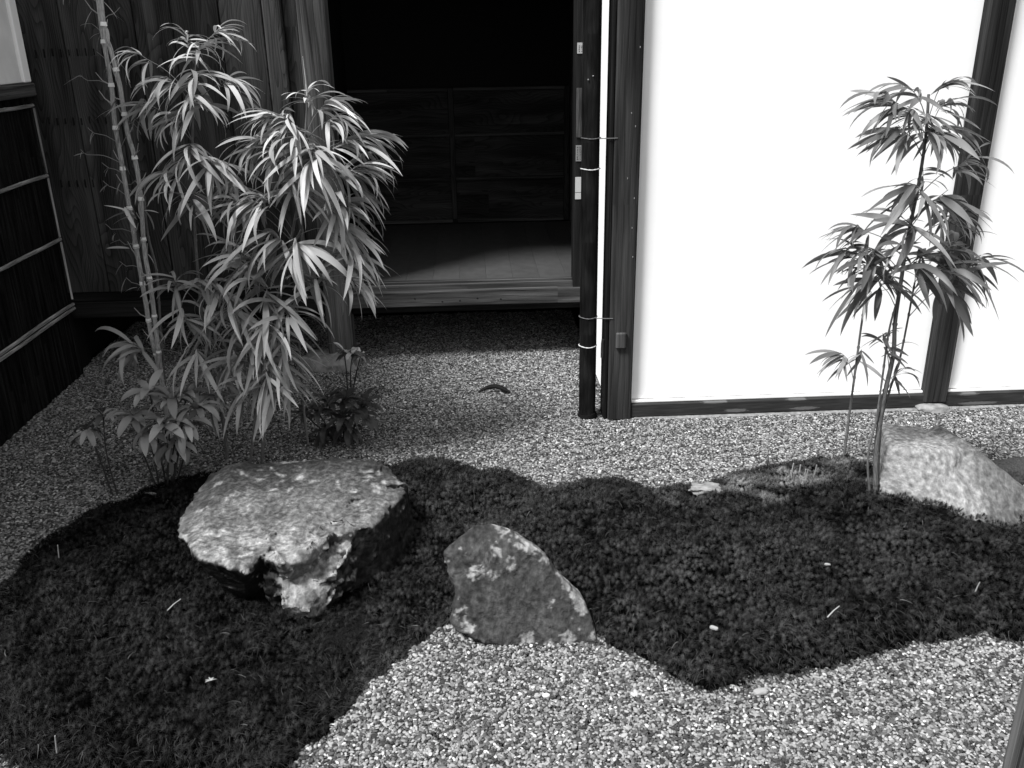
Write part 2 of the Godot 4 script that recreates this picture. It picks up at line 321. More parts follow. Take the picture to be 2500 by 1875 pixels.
# ------------------------------------------------------------------ solid shapes from a distance field (surface nets)
func nets(lo: Vector3, n: Vector3i, c: float, f: PackedFloat32Array, tint: Callable) -> ArrayMesh:
	var verts := PackedVector3Array()
	var norms := PackedVector3Array()
	var cols := PackedColorArray()
	var idx := PackedInt32Array()
	var id := PackedInt32Array()
	id.resize(f.size())
	id.fill(-1)
	var sx := n.y * n.z
	var sy := n.z
	var corner := [0, 1, sy, sy + 1, sx, sx + 1, sx + sy, sx + sy + 1]
	var edges := [[0, 1], [2, 3], [4, 5], [6, 7], [0, 2], [1, 3], [4, 6], [5, 7], [0, 4], [1, 5], [2, 6], [3, 7]]
	var off := [Vector3(0, 0, 0), Vector3(0, 0, 1), Vector3(0, 1, 0), Vector3(0, 1, 1), Vector3(1, 0, 0), Vector3(1, 0, 1), Vector3(1, 1, 0), Vector3(1, 1, 1)]
	for x in n.x - 1:
		for y in n.y - 1:
			for z in n.z - 1:
				var o := x * sx + y * sy + z
				var inside := 0
				for k in 8:
					if f[o + corner[k]] < 0.0: inside += 1
				if inside == 0 or inside == 8: continue
				var p := Vector3()
				var cnt := 0
				for e in edges:
					var a: float = f[o + corner[e[0]]]
					var b: float = f[o + corner[e[1]]]
					if (a < 0.0) != (b < 0.0):
						p += off[e[0]].lerp(off[e[1]], a / (a - b))
						cnt += 1
				p /= cnt
				var g := Vector3(f[o + sx] - f[o] + f[o + sx + sy + 1] - f[o + sy + 1], f[o + sy] - f[o] + f[o + sx + sy + 1] - f[o + sx + 1], f[o + 1] - f[o] + f[o + sx + sy + 1] - f[o + sx + sy]).normalized()
				id[o] = verts.size()
				var w := lo + (Vector3(x, y, z) + p) * c
				verts.append(w)
				norms.append(g)
				cols.append(tint.call(w, g))
	for x in range(1, n.x - 1):
		for y in range(1, n.y - 1):
			for z in range(1, n.z - 1):
				var o := x * sx + y * sy + z
				for k in 3:
					var step: int = [sx, sy, 1][k]
					var u: int = [sy, 1, sx][k]
					var v: int = [1, sx, sy][k]
					var a := f[o]
					var b := f[o + step]
					if (a < 0.0) == (b < 0.0): continue
					var q := [id[o - u - v], id[o - v], id[o], id[o - u]]
					if q[0] < 0 or q[1] < 0 or q[2] < 0 or q[3] < 0: continue
					if a < 0.0: q = [q[0], q[3], q[2], q[1]]
					idx.append_array(PackedInt32Array([q[0], q[1], q[2], q[0], q[2], q[3]]))
	var arr := []
	arr.resize(Mesh.ARRAY_MAX)
	arr[Mesh.ARRAY_VERTEX] = verts
	arr[Mesh.ARRAY_NORMAL] = norms
	arr[Mesh.ARRAY_COLOR] = cols
	arr[Mesh.ARRAY_INDEX] = idx
	var m := ArrayMesh.new()
	m.add_surface_from_arrays(Mesh.PRIMITIVE_TRIANGLES, arr)
	return m

func poly_distance(p: Vector2, poly: PackedVector2Array) -> float:
	var best := 1e9
	var n := poly.size()
	for i in n:
		best = minf(best, p.distance_squared_to(Geometry2D.get_closest_point_to_segment(p, poly[i], poly[(i + 1) % n])))
	best = sqrt(best)
	return -best if Geometry2D.is_point_in_polygon(p, poly) else best

func smax(a: float, b: float, k: float) -> float:
	var h := maxf(k - absf(a - b), 0.0) / k
	return maxf(a, b) + h * h * k * 0.25

func smin(a: float, b: float, k: float) -> float:
	return -smax(-a, -b, k)

func noise(seed: int, freq: float, octaves := 3) -> FastNoiseLite:
	var n := FastNoiseLite.new()
	n.seed = seed
	n.frequency = freq
	n.fractal_octaves = octaves
	n.noise_type = FastNoiseLite.TYPE_SIMPLEX_SMOOTH
	return n

func shade(v: float) -> Color:
	return Color(v, v, v)

# ------------------------------------------------------------------ plants
func leaf_mesh(width: float, e0: float, droop: float, fold: float, twist: float, peak := 0.6) -> ArrayMesh:
	# one leaf of unit length that starts at e0 degrees, bends down by droop degrees, and has a shallow keel
	var st := SurfaceTool.new()
	st.begin(Mesh.PRIMITIVE_TRIANGLES)
	st.set_smooth_group(0)
	var seg := 9
	var p := Vector3.ZERO
	var row := []
	for i in seg + 1:
		var t := float(i) / seg
		var a := deg_to_rad(e0 - droop * pow(t, 1.15))
		var w := width * pow(t + 0.012, peak) * pow(1.0 - t, 0.85) * 1.9
		if i == 0: w = width * 0.12
		var tw := twist * t
		var s := Vector3(0, 0, 1).rotated(Vector3.RIGHT, tw)
		var up := Vector3(-sin(a), cos(a), 0)
		row.append([p - s * w * 0.5 + up * fold * w, p, p + s * w * 0.5 + up * fold * w, t])
		p += Vector3(cos(a), sin(a), 0) / seg
	for i in seg:
		for k in 2:
			var q := [row[i][k], row[i][k + 1], row[i + 1][k + 1], row[i + 1][k]]
			for j in [0, 1, 2, 0, 2, 3]:
				st.set_uv(Vector2((k + (1 if j == 1 or j == 2 else 0)) * 0.5, row[i if j < 2 else i + 1][3]))
				st.add_vertex(q[j])
	st.generate_normals()
	return st.commit()

var blades := []
var fine_blades := []
var wide_blades := []
var short_blades := []
var blade_mats := []
var oval_leaves := []

func add_leaf(parent: Node, at: Vector3, yaw: float, e0: float, length: float, roll := 0.0, m: Material = null) -> void:
	# the stored leaves differ in starting angle and in how far they hang
	var best := 0
	var bd := 1e9
	for i in blades.size():
		var d := absf(blades[i][1] - e0) + rng.randf() * 14.0
		if d < bd:
			bd = d
			best = i
	var b := Basis(Vector3.UP, -yaw) * Basis(Vector3.RIGHT, roll)
	part("leaf", blades[best][0], m if m else blade_mats[rng.randi() % blade_mats.size()], parent, Transform3D(b.scaled(Vector3.ONE * length), at))

func nearest_on(path: PackedVector3Array, p: Vector3, below: float) -> Vector3:
	var best := path[0]
	var bd := 1e9
	for q in path:
		var d := q.distance_squared_to(p - Vector3(0, below, 0))
		if d < bd:
			bd = d
			best = q
	return best

func tufts(plant: Node3D, rows: Array, culms: Array, m: Array, lift := 0.1, dense := 2.6) -> void:
	var twig := 0.0016
	var many := 0
	var rest := SurfaceTool.new()
	rest.begin(Mesh.PRIMITIVE_TRIANGLES)
	for r in rows:
		var c := Vector3(r[0], r[1], r[2])
		var from := Vector3(1e9, 0, 0)
		for path in culms:
			var q := nearest_on(path, c, lift)
			if q.distance_to(c) < from.distance_to(c): from = q
		var out := c - from
		var mid := from + out * 0.5 + Vector3(0, out.length() * 0.1, 0)
		var head: float = deg_to_rad(r[5])
		if r[5] < 0: head = rng.randf() * TAU
		var axis := Vector3(cos(head) * 0.6, 0.5, sin(head) * 0.6) if r[5] >= 0 else Vector3(rng.randf_range(-0.3, 0.3), 1, rng.randf_range(-0.3, 0.3))
		axis = axis.normalized()
		var tip := c + axis * 0.03
		var br := part("branch", tube(smooth_path(PackedVector3Array([from, mid, c, tip]), 0.03), twig, twig * 0.6, 5), M.twig, plant)
		var n := int(round(r[3] * dense))
		var spread: float = deg_to_rad(r[6])
		for i in n:
			var t := float(i) / n
			var yaw: float = head + (t - 0.5) * spread + rng.randf_range(-0.25, 0.25)
			if r[6] >= 360: yaw = head + i * 2.399 + rng.randf_range(-0.2, 0.2)
			var e: float = r[7] - 10.0 + lerpf(-22, 24, fposmod(i * 0.618, 1.0)) + rng.randf_range(-8, 8)
			var along := rng.randf_range(-0.03, 0.03)
			many += 1
			var size: float = r[4] * 0.93 * rng.randf_range(0.6, 1.15)
			if rng.randf() < 0.07: size *= 0.55
			if many <= 285:
				add_leaf(br, c + axis * along, yaw, e, size, rng.randf_range(-0.6, 0.6), m[rng.randi() % m.size()])
			else:
				var b := Basis(Vector3.UP, -yaw) * Basis(Vector3.RIGHT, rng.randf_range(-0.6, 0.6))
				rest.append_from(blades[rng.randi() % blades.size()][0], 0, Transform3D(b.scaled(Vector3.ONE * size), c + axis * along))
	if many > 285:
		part("leaf_mass", rest.commit(), m[0], plant).set_meta("kind", "stuff")

func culm_mesh(pts: PackedVector3Array, r0: float, r1: float, gap: float, swell := 1.25) -> ArrayMesh:
	# a jointed cane: a raised ring and a groove at every node
	var path := smooth_path(pts, 0.006)
	var rr := PackedFloat32Array()
	var run := 0.0
	for i in path.size():
		if i > 0: run += path[i].distance_to(path[i - 1])
		var t := float(i) / path.size()
		var r := lerpf(r0, r1, t)
		var d := fposmod(run, gap)
		d = minf(d, gap - d)
		if d < 0.004: r *= swell
		elif fposmod(run, gap) < 0.011: r *= 0.9
		rr.append(r)
	var st := SurfaceTool.new()
	st.begin(Mesh.PRIMITIVE_TRIANGLES)
	add_tube(st, path, rr, 9)
	return st.commit()

func whorl_plant(plant: Node3D, rows: Array, foot: Vector3, mats: Array) -> void:
	for r in rows:
		var c := Vector3(r[0], r[1], r[2])
		var base := foot + Vector3((c.x - foot.x) * 0.25 + rng.randf_range(-0.015, 0.015), 0, (c.z - foot.z) * 0.25 + rng.randf_range(-0.015, 0.015))
		var mid := base.lerp(c, 0.55) + Vector3(rng.randf_range(-0.01, 0.01), 0, rng.randf_range(-0.01, 0.01))
		var st := part("stem", tube(smooth_path(PackedVector3Array([base, mid, c]), 0.03), 0.0035, 0.0022, 6), M.dark_stem, plant)
		var turn := rng.randf() * TAU
		var many := int(r[3] * 1.5)
		for i in many:
			var yaw: float = turn + i * 2.399 + rng.randf_range(-0.2, 0.2)
			var b := Basis(Vector3.UP, -yaw) * Basis(Vector3.BACK, deg_to_rad(r[5] + 22.0 - 44.0 * i / many + rng.randf_range(-10, 10))) * Basis(Vector3.RIGHT, rng.randf_range(-0.3, 0.3))
			part("leaf", oval_leaves[rng.randi() % oval_leaves.size()], mats[rng.randi() % mats.size()], st, Transform3D(b.scaled(Vector3.ONE * r[4] * 1.2 * rng.randf_range(0.75, 1.1)), c + Vector3(0, rng.randf_range(-0.015, 0.008), 0)))

# ------------------------------------------------------------------ moss ground
func moss_at(x: float, z: float) -> float:
	var fx := clampf((x - MX0) / MC, 0, MNX - 1.001)
	var fz := clampf((z - MZ0) / MC, 0, MNZ - 1.001)
	var i := int(fx)
	var j := int(fz)
	var u := fx - i
	var v := fz - j
	var a := lerpf(moss_sd[i * MNZ + j], moss_sd[(i + 1) * MNZ + j], u)
	var b := lerpf(moss_sd[i * MNZ + j + 1], moss_sd[(i + 1) * MNZ + j + 1], u)
	return lerpf(a, b, v)

func moss_height(x: float, z: float) -> float:
	var d := -moss_at(x, z)
	if d <= 0.0: return -0.03
	var h := (0.085 if x > -0.2 else 0.06) * (1.0 - exp(-d / 0.05)) + 0.06 * smoothstep(0.05, 0.55, d)
	h *= lerpf(0.25, 1.0, smoothstep(0.38, 0.85, Vector2(x + 0.55, z + 2.45).length()))
	return h + lump.get_noise_2d(x * 3.2, z * 3.2) * 0.03 * minf(1.0, d / 0.12) + lump.get_noise_2d(x * 9.0 + 50.0, z * 9.0) * 0.018 * minf(1.0, d / 0.06) - 0.012

func ground_at(x: float, z: float) -> float:
	return maxf(0.0, moss_height(x, z))

# ------------------------------------------------------------------ the scene
func _ready() -> void:
	rng.seed = 20417
	set_camera_and_light()
	make_materials()
	for n in [lump, fine]:
		n.noise_type = FastNoiseLite.TYPE_SIMPLEX_SMOOTH
		n.frequency = 1.0
		n.fractal_octaves = 3
	lump.seed = 5
	fine.seed = 11
	moss_sd.resize(MNX * MNZ)
	for i in MNX:
		for j in MNZ:
			moss_sd[i * MNZ + j] = poly_distance(Vector2(MX0 + i * MC, MZ0 + j * MC), moss_outline) + fine.get_noise_2d(i * MC * 9.0, j * MC * 9.0) * 0.03
	make_ground()
	make_white_wall()
	make_house()
	make_fence()
	make_rocks()
	make_moss()
	make_bamboo()
	make_shrubs()
	make_small_things()

func set_camera_and_light() -> void:
	var cam := Camera3D.new()
	cam.name = "camera"
	cam.fov = 46.61
	cam.near = 0.05
	cam.far = 400.0
	cam.transform = Transform3D(Basis(Vector3(0.99868, -0.01569, 0.04898), Vector3(0.03244, 0.93114, -0.36322), Vector3(-0.03991, 0.36433, 0.93041)), Vector3(0, 1.6, 0))
	add_child(cam)
	cam.current = true
	var sky_mat := ProceduralSkyMaterial.new()
	sky_mat.sky_top_color = Color(0.485, 0.485, 0.485)
	sky_mat.sky_horizon_color = Color(0.46, 0.46, 0.46)
	sky_mat.sky_curve = 0.25
	sky_mat.ground_bottom_color = Color(0.2, 0.2, 0.2)
	sky_mat.ground_horizon_color = Color(0.4, 0.4, 0.4)
	var sky := Sky.new()
	sky.sky_material = sky_mat
	var env := Environment.new()
	env.background_mode = Environment.BG_SKY
	env.sky = sky
	env.background_energy_multiplier = 1.0
	env.tonemap_mode = Environment.TONE_MAPPER_LINEAR
	env.tonemap_exposure = 5.0
	env.sdfgi_enabled = true
	env.ssao_enabled = true
	env.ssil_enabled = true
	var we := WorldEnvironment.new()
	we.name = "world_environment"
	we.environment = env
	add_child(we)
	var sun := DirectionalLight3D.new()
	sun.name = "sun"
	sun.light_energy = 0.5
	sun.light_angular_distance = 14.0
	sun.shadow_enabled = true
	sun.sky_mode = DirectionalLight3D.SKY_MODE_LIGHT_ONLY
	sun.look_at_from_position(Vector3(-1.8, 3.4, 1.25), Vector3.ZERO)
	add_child(sun)

func make_materials() -> void:
	var board := wood_image(384, 1024, 3, 20.0, 0.26, 0.26)
	var post := wood_image(256, 1024, 21, 12.0, 0.04, 0.2)
	M.board = []
	for v in [0.055, 0.066, 0.08]: M.board.append(mat(v, 0.75, board, 0.12))
	M.post = mat(0.05, 0.8, post, 0.15)
	M.post_grey = mat(0.12, 0.8, post, 0.1)
	M.beam = mat(0.09, 0.7, post, 0.1)
	M.floor = [triplanar(mat(0.05, 0.6, noise_tex(61, 0.02, 0.85, 1.0)), 1.2, true), triplanar(mat(0.053, 0.6, noise_tex(62, 0.02, 0.85, 1.0)), 1.2, true)]
	M.dark_wood = mat(0.022, 0.7, post, 0.1)
	M.inner = mat(0.05, 0.75, board, 0.05)
	M.soot = mat(0.012, 0.9)
	M.pipe = mat(0.016, 0.55, post, 0.04)
	M.ring = mat(0.45, 0.7)
	M.fleck = mat(0.2, 0.8)
	M.wire = mat(0.10, 0.5)
	M.plaster = triplanar(mat(0.86, 0.9, noise_tex(2, 0.01, 0.98, 1.0)), 0.7, true)
	M.plaster_grey = triplanar(mat(0.78, 0.9, noise_tex(4, 0.01, 0.9, 1.0)), 0.7, true)
	M.footing = triplanar(mat(0.3, 0.95, noise_tex(5, 0.03, 0.6, 1.0)), 1.5, true)
	M.bark = mat(0.028, 0.85, wood_image(256, 512, 77, 40.0, 0.03, 0.55), 0.25)
	M.bamboo_dry = mat(0.55, 0.5, post)
	M.cap = mat(0.16, 0.8, post, 0.1)
	M.rail = mat(0.14, 0.7, post, 0.1)
	M.roof = mat(0.06, 0.9)
	M.paper = [mat(0.3, 0.9), mat(0.16, 0.9), mat(0.36, 0.9), mat(0.24, 0.9)]
	M.rock = triplanar(mat(0.62, 0.9, noise_tex(31, 0.014, 0.35, 1.05, 6, 1024), 0.6), 2.6)
	M.rock.vertex_color_use_as_albedo = true
	M.pebble = mat(1.0, 0.75)
	M.pebble.vertex_color_use_as_albedo = true
	M.soil = triplanar(mat(0.025, 0.95, noise_tex(41, 0.12, 0.3, 1.0, 4), 1.0), 3.0, true)
	M.moss_bed = triplanar(mat(0.004, 0.95, noise_tex(43, 0.12, 0.3, 1.0, 4), 1.0), 4.0, true)
	M.moss = mat(1.0, 0.7)
	M.moss.vertex_color_use_as_albedo = true
	for m in [M.moss, M.moss_bed, M.soil, M.soot, M.bark]: m.specular_mode = BaseMaterial3D.SPECULAR_DISABLED
	M.twig = mat(0.16, 0.6)
	M.cane = mat(0.5, 0.45, noise_tex(51, 0.02, 0.6, 1.0))
	M.cane_dark = mat(0.2, 0.45, noise_tex(52, 0.02, 0.5, 1.0))
	M.sheath = mat(0.75, 0.6)
	M.dark_stem = mat(0.03, 0.7)
	M.dry_leaf = [mat(0.26, 0.6), mat(0.2, 0.6)]
	M.leaf = []
	for v in [0.2, 0.28, 0.36, 0.44]: M.leaf.append(leaf_mat(v))
	M.leaf_dark = []
	for v in [0.07, 0.11, 0.17]: M.leaf_dark.append(leaf_mat(v))
	M.shrub = []
	for v in [0.15, 0.2, 0.26]: M.shrub.append(leaf_mat(v, 0.32))
	M.shrub_dark = []
	for v in [0.03, 0.045]: M.shrub_dark.append(leaf_mat(v, 0.35))
	blade_mats = M.leaf
	for e in [45.0, 25.0, 8.0, -10.0, -28.0, -50.0]:
		for k in 5:
			fine_blades.append([leaf_mesh(rng.randf_range(0.095, 0.145), e, rng.randf_range(50, 115) * (1.0 if e > -20 else 0.5), rng.randf_range(0.05, 0.16), rng.randf_range(-1.1, 1.1)), e])
			wide_blades.append([leaf_mesh(rng.randf_range(0.125, 0.185), e, rng.randf_range(25, 85) * (1.0 if e > -20 else 0.5), rng.randf_range(0.05, 0.16), rng.randf_range(-1.2, 1.2)), e])
			short_blades.append([leaf_mesh(rng.randf_range(0.16, 0.24), e, rng.randf_range(5, 40), rng.randf_range(0.05, 0.2), rng.randf_range(-0.8, 0.8)), e])
	for k in 6:
		oval_leaves.append(leaf_mesh(rng.randf_range(0.36, 0.46), rng.randf_range(8, 30), rng.randf_range(60, 100), rng.randf_range(0.08, 0.16), rng.randf_range(-0.3, 0.3), 0.8))

func leaf_mat(v: float, rough := 0.45) -> StandardMaterial3D:
	var m := mat(v, rough)
	m.backlight_enabled = true
	m.metallic_specular = 0.35
	m.backlight = grey(0.1)
	return m

# ------------------------------------------------------------------ ground
func make_ground() -> void:
	var pm := PlaneMesh.new()
	pm.size = Vector2(600, 600)
	structure("ground", pm, M.soil, Transform3D(Basis(), Vector3(0, -0.006, 0)))
	# one pebble: a flattened octahedron, once divided
	var st := SurfaceTool.new()
	st.begin(Mesh.PRIMITIVE_TRIANGLES)
	st.set_smooth_group(0)
	var ax := [Vector3.RIGHT, Vector3.UP, Vector3.BACK, Vector3.LEFT, Vector3.DOWN, Vector3.FORWARD]
	for x in [0, 3]:
		for y in [1, 4]:
			for z in [2, 5]:
				var a: Vector3 = ax[x]
				var b: Vector3 = ax[y]
				var c: Vector3 = ax[z]
				var ab := (a + b).normalized()
				var bc := (b + c).normalized()
				var ca := (c + a).normalized()
				for t in [[a, ab, ca], [b, bc, ab], [c, ca, bc], [ab, bc, ca]]:
					var l = t if (t[1] - t[0]).cross(t[2] - t[0]).dot(t[0]) < 0 else [t[0], t[2], t[1]]
					for p in l:
						st.set_normal(p)
						st.add_vertex(p * (1.0 + 0.16 * fine.get_noise_3dv(p * 1.7 + Vector3(3, 1, 2))))
	var pebble := st.commit()
	var spots := []
	var r := RandomNumberGenerator.new()
	r.seed = 99
	var pitch := 0.0072
	for layer in 2:
		var z := -5.3
		while z < -1.4:
			var x := maxf(-2.06, -0.6 + 0.5 * z)
			var x1 := minf(2.75, 0.7 - 0.57 * z)
			if z < -3.62: x1 = 0.6
			while x < x1:
				var px := x + r.randf_range(-0.5, 0.5) * pitch
				var pz := z + r.randf_range(-0.5, 0.5) * pitch
				var d := moss_at(px, pz)
				if d > -0.03 or px > 2.1 or pz > -1.5 or pz < -3.35:
					spots.append(Vector3(px, layer, pz))
				x += pitch
			z += pitch
	var mm := MultiMesh.new()
	mm.transform_format = MultiMesh.TRANSFORM_3D
	mm.use_colors = true
	mm.mesh = pebble
	mm.instance_count = spots.size()
	for i in spots.size():
		var p: Vector3 = spots[i]
		var s := r.randf_range(0.0030, 0.0051)
		if r.randf() < 0.03: s *= 1.5
		var b := Basis(Vector3.UP, r.randf() * TAU) * Basis(Vector3.RIGHT, r.randf_range(-0.45, 0.45)) * Basis(Vector3.BACK, r.randf_range(-0.45, 0.45))
		b = b * Basis.from_scale(Vector3(s * r.randf_range(1.0, 1.9), s * r.randf_range(0.5, 0.8), s))
		var y := 0.001 + p.y * 0.0036 + lump.get_noise_2d(p.x * 5.0, p.z * 5.0) * 0.005 + 0.0022 * sin((p.z + 0.18 * p.x + 0.05 * lump.get_noise_2d(p.x * 2.0, p.z * 2.0)) * 95.0) + r.randf_range(-0.001, 0.002)
		mm.set_instance_transform(i, Transform3D(b, Vector3(p.x, y, p.z)))
		var v := 0.025 + 0.27 * pow(r.randf(), 1.7)
		if r.randf() < 0.04: v = r.randf_range(0.32, 0.5)
		mm.set_instance_color(i, shade(v))
	var g := MultiMeshInstance3D.new()
	g.name = "gravel"
	g.multimesh = mm
	g.material_override = M.pebble
	add_child(g)
	tag(g, "grey pea gravel spread over the courtyard floor", "gravel", "", "stuff")

# ------------------------------------------------------------------ white wall on the right
func make_white_wall() -> void:
	var w := thing("plaster_wall", "large white plaster wall on the right above a dark sill", "wall", Vector3(1.6, 0, -3.65))
	var at := Transform3D(Basis(), -w.position)
	part("plaster_panel", box(Vector3(0.66, 0.086, -3.76), Vector3(5.0, 3.0, -3.63), 0.004), M.plaster, w, at)
	part("plaster_edge", box(Vector3(0.681, 0.076, -3.629), Vector3(5.0, 0.088, -3.612), 0.003), M.plaster_grey, w, at)
	part("side_panel", box(Vector3(0.592, 0.03, -4.40), Vector3(0.655, 3.0, -3.71), 0.003), M.plaster, w, at)
	part("footing", box(Vector3(0.69, -0.05, -3.66), Vector3(5.0, 0.012, -3.585), 0.006), M.footing, w, at)
	# sill beam with pale worn ovals
	var img := Image.create(1024, 64, false, Image.FORMAT_RGB8)
	var n := noise(8, 1.0, 3)
	var ovals := [[1.15, 0.030, 0.055, 0.009], [1.46, 0.030, 0.07, 0.008], [1.42, 0.072, 0.05, 0.006], [1.05, 0.072, 0.06, 0.006], [0.93, 0.008, 0.09, 0.006], [1.62, 0.006, 0.1, 0.008], [2.25, 0.026, 0.1, 0.008], [2.2, 0.070, 0.05, 0.006], [1.3, 0.005, 0.1, 0.005], [2.5, 0.05, 0.05, 0.008], [2.75, 0.02, 0.1, 0.008]]
	for y in 64:
		for x in 1024:
			var wx := 0.68 + 2.3 * x / 1024.0
			var wy := 0.074 * (1.0 - y / 64.0)
			var c := 0.45 + 0.12 * n.get_noise_2d(wx * 6.0, wy * 90.0)
			for o in ovals:
				var d := Vector2((wx - o[0]) / o[2], (wy - o[1]) / o[3]).length() + n.get_noise_2d(wx * 40.0, wy * 200.0) * 0.3
				c = lerpf(c, 0.95, (1.0 - smoothstep(0.75, 1.05, d)) * 0.75)
			img.set_pixel(x, y, Color(c, c, c))
	var tx := ImageTexture.create_from_image(img)
	var sill_mat := mat(0.16, 0.8, tx)
	var st := SurfaceTool.new()
	st.begin(Mesh.PRIMITIVE_TRIANGLES)
	add_box(st, Vector3(0.68, 0.013, -3.64), Vector3(2.98, 0.075, -3.6), 0.004, Vector2(1, 1))
	var sm := st.commit()
	var arr := sm.surface_get_arrays(0)
	var vs: PackedVector3Array = arr[Mesh.ARRAY_VERTEX]
	var uv := PackedVector2Array()
	for p in vs: uv.append(Vector2(clampf((p.x - 0.68) / 2.3, 0.002, 0.998), clampf(1.0 - p.y / 0.074, 0.02, 0.98)))
	arr[Mesh.ARRAY_TEX_UV] = uv
	sm = ArrayMesh.new()
	sm.add_surface_from_arrays(Mesh.PRIMITIVE_TRIANGLES, arr)
	part("sill_beam", sm, sill_mat, w, at)
	part("sill_beam", box(Vector3(2.981, 0.013, -3.64), Vector3(5.0, 0.075, -3.6), 0.004), M.post, w, at)
	# corner post
	var c := thing("corner_post", "dark square timber post at the near corner of the white wall", "post", Vector3(0.618, 0, -3.65))
	at = Transform3D(Basis(), -c.position)
	part("shaft", box(Vector3(0.574, 0.005, -3.71), Vector3(0.678, 3.0, -3.59), 0.006, Vector2(0.3, 2.2)), M.post, c, at)
	part("side_strip", box(Vector3(0.556, 0.004, -3.70), Vector3(0.5735, 3.0, -3.60), 0.004, Vector2(0.3, 2.2)), M.dark_wood, c, at)
	part("peg_cover", box(Vector3(0.600, 0.345, -3.592), Vector3(0.646, 0.414, -3.576), 0.004), M.post_grey, c, at)
	part("round_peg", tube(PackedVector3Array([Vector3(0.549, 0.295, -3.615), Vector3(0.548, 0.31, -3.613), Vector3(0.548, 0.36, -3.613), Vector3(0.55, 0.376, -3.615)]), 0.008, 0.007, 10), M.post, c, at)
	for k in 7:
		var y: float = [1.55, 1.31, 1.26, 1.06, 0.98, 0.86, 0.74][k]
		var x: float = [0.663, 0.638, 0.655, 0.63, 0.66, 0.655, 0.662][k]
		var s := SphereMesh.new()
		s.radius = 0.0024
		s.height = 0.006
		s.radial_segments = 8
		s.rings = 4
		part("paint_fleck", s, M.fleck, c, Transform3D(Basis().scaled(Vector3(0.8, 1.4, 0.5)), Vector3(x, y, -3.589) - c.position))
	# standing post further right
	var p := thing("wall_post", "dark weathered timber post standing against the white wall behind the bamboo", "post", Vector3(2.05, 0, -3.61))
	at = Transform3D(Basis(), -p.position)
	part("shaft", box(Vector3(1.995, 0.03, -3.66), Vector3(2.106, 3.0, -3.59), 0.012, Vector2(0.3, 2.2)), M.post, p, at)
	part("foot_stone", blob_mesh(Vector3(2.045, 0.0, -3.6), Vector3(0.08, 0.035, 0.05), 61, 0.16, 0.010), M.footing, p, at)
	# drainpipe
	var d := thing("drainpipe", "dark round drainpipe tied to the corner post", "drainpipe", Vector3(0.488, 0, -3.64))
	at = Transform3D(Basis(), -d.position)
	part("pipe", tube(smooth_path(PackedVector3Array([Vector3(0.489, 0.0, -3.64), Vector3(0.487, 0.8, -3.64), Vector3(0.485, 1.5, -3.64), Vector3(0.484, 3.0, -3.64)]), 0.1), 0.037, 0.036, 28), M.pipe, d, at)
	for y in [1.095, 0.345]:
		part("joint_ring", ring_mesh(Vector3(0.487, y, -3.64), 0.038, 0.0024), M.ring, d, at)
	for y in [1.215, 0.475]:
		part("wire_tie", ring_mesh(Vector3(0.487, y, -3.64), 0.0385, 0.002), M.wire, d, at)
		part("wire_tie", tube(PackedVector3Array([Vector3(0.515, y, -3.607), Vector3(0.56, y + 0.001, -3.594), Vector3(0.586, y + 0.002, -3.588)]), 0.002, 0.002, 6), M.wire, d, at)
	for q in [[0.468, 1.436], [0.487, 1.449]]:
		var s := SphereMesh.new()
		s.radius = 0.003
		s.height = 0.006
		part("paint_fleck", s, M.fleck, d, Transform3D(Basis(), Vector3(q[0], q[1], -3.603) - d.position))
	part("boot", tube(PackedVector3Array([Vector3(0.49, -0.01, -3.64), Vector3(0.49, 0.02, -3.64), Vector3(0.489, 0.028, -3.64)]), 0.046, 0.04, 24), M.soot, d, at)

func ring_mesh(c: Vector3, r: float, t: float) -> ArrayMesh:
	var st := SurfaceTool.new()
	st.begin(Mesh.PRIMITIVE_TRIANGLES)
	var path := PackedVector3Array()
	var rr := PackedFloat32Array()
	for k in 33:
		var a := TAU * k / 32
		path.append(c + Vector3(cos(a) * r, sin(a * 3.0) * 0.0012, sin(a) * r))
		rr.append(t * (1.0 + 0.3 * sin(k * 2.3)))
	add_tube(st, path, rr, 6)
	return st.commit()

func blob_mesh(at: Vector3, half: Vector3, seed: int, rough: float, c: float) -> ArrayMesh:
	# a small rounded stone
	var n := noise(seed, 1.0, 3)
	var lo := at - half * 1.35
	var cnt := Vector3i((half * 2.7 / c).ceil()) + Vector3i(2, 2, 2)
	var f := PackedFloat32Array()
	f.resize(cnt.x * cnt.y * cnt.z)
	var k := 0
	for x in cnt.x:
		for y in cnt.y:
			for z in cnt.z:
				var p := (lo + Vector3(x, y, z) * c - at) / half
				f[k] = pow(pow(absf(p.x), 3.0) + pow(absf(p.y), 3.0) + pow(absf(p.z), 3.0), 1.0 / 3.0) - 1.0 + n.get_noise_3dv(p * 1.1) * rough * 2.0
				k += 1
	return nets(lo, cnt, c, f, func(_p, _n): return Color.WHITE)

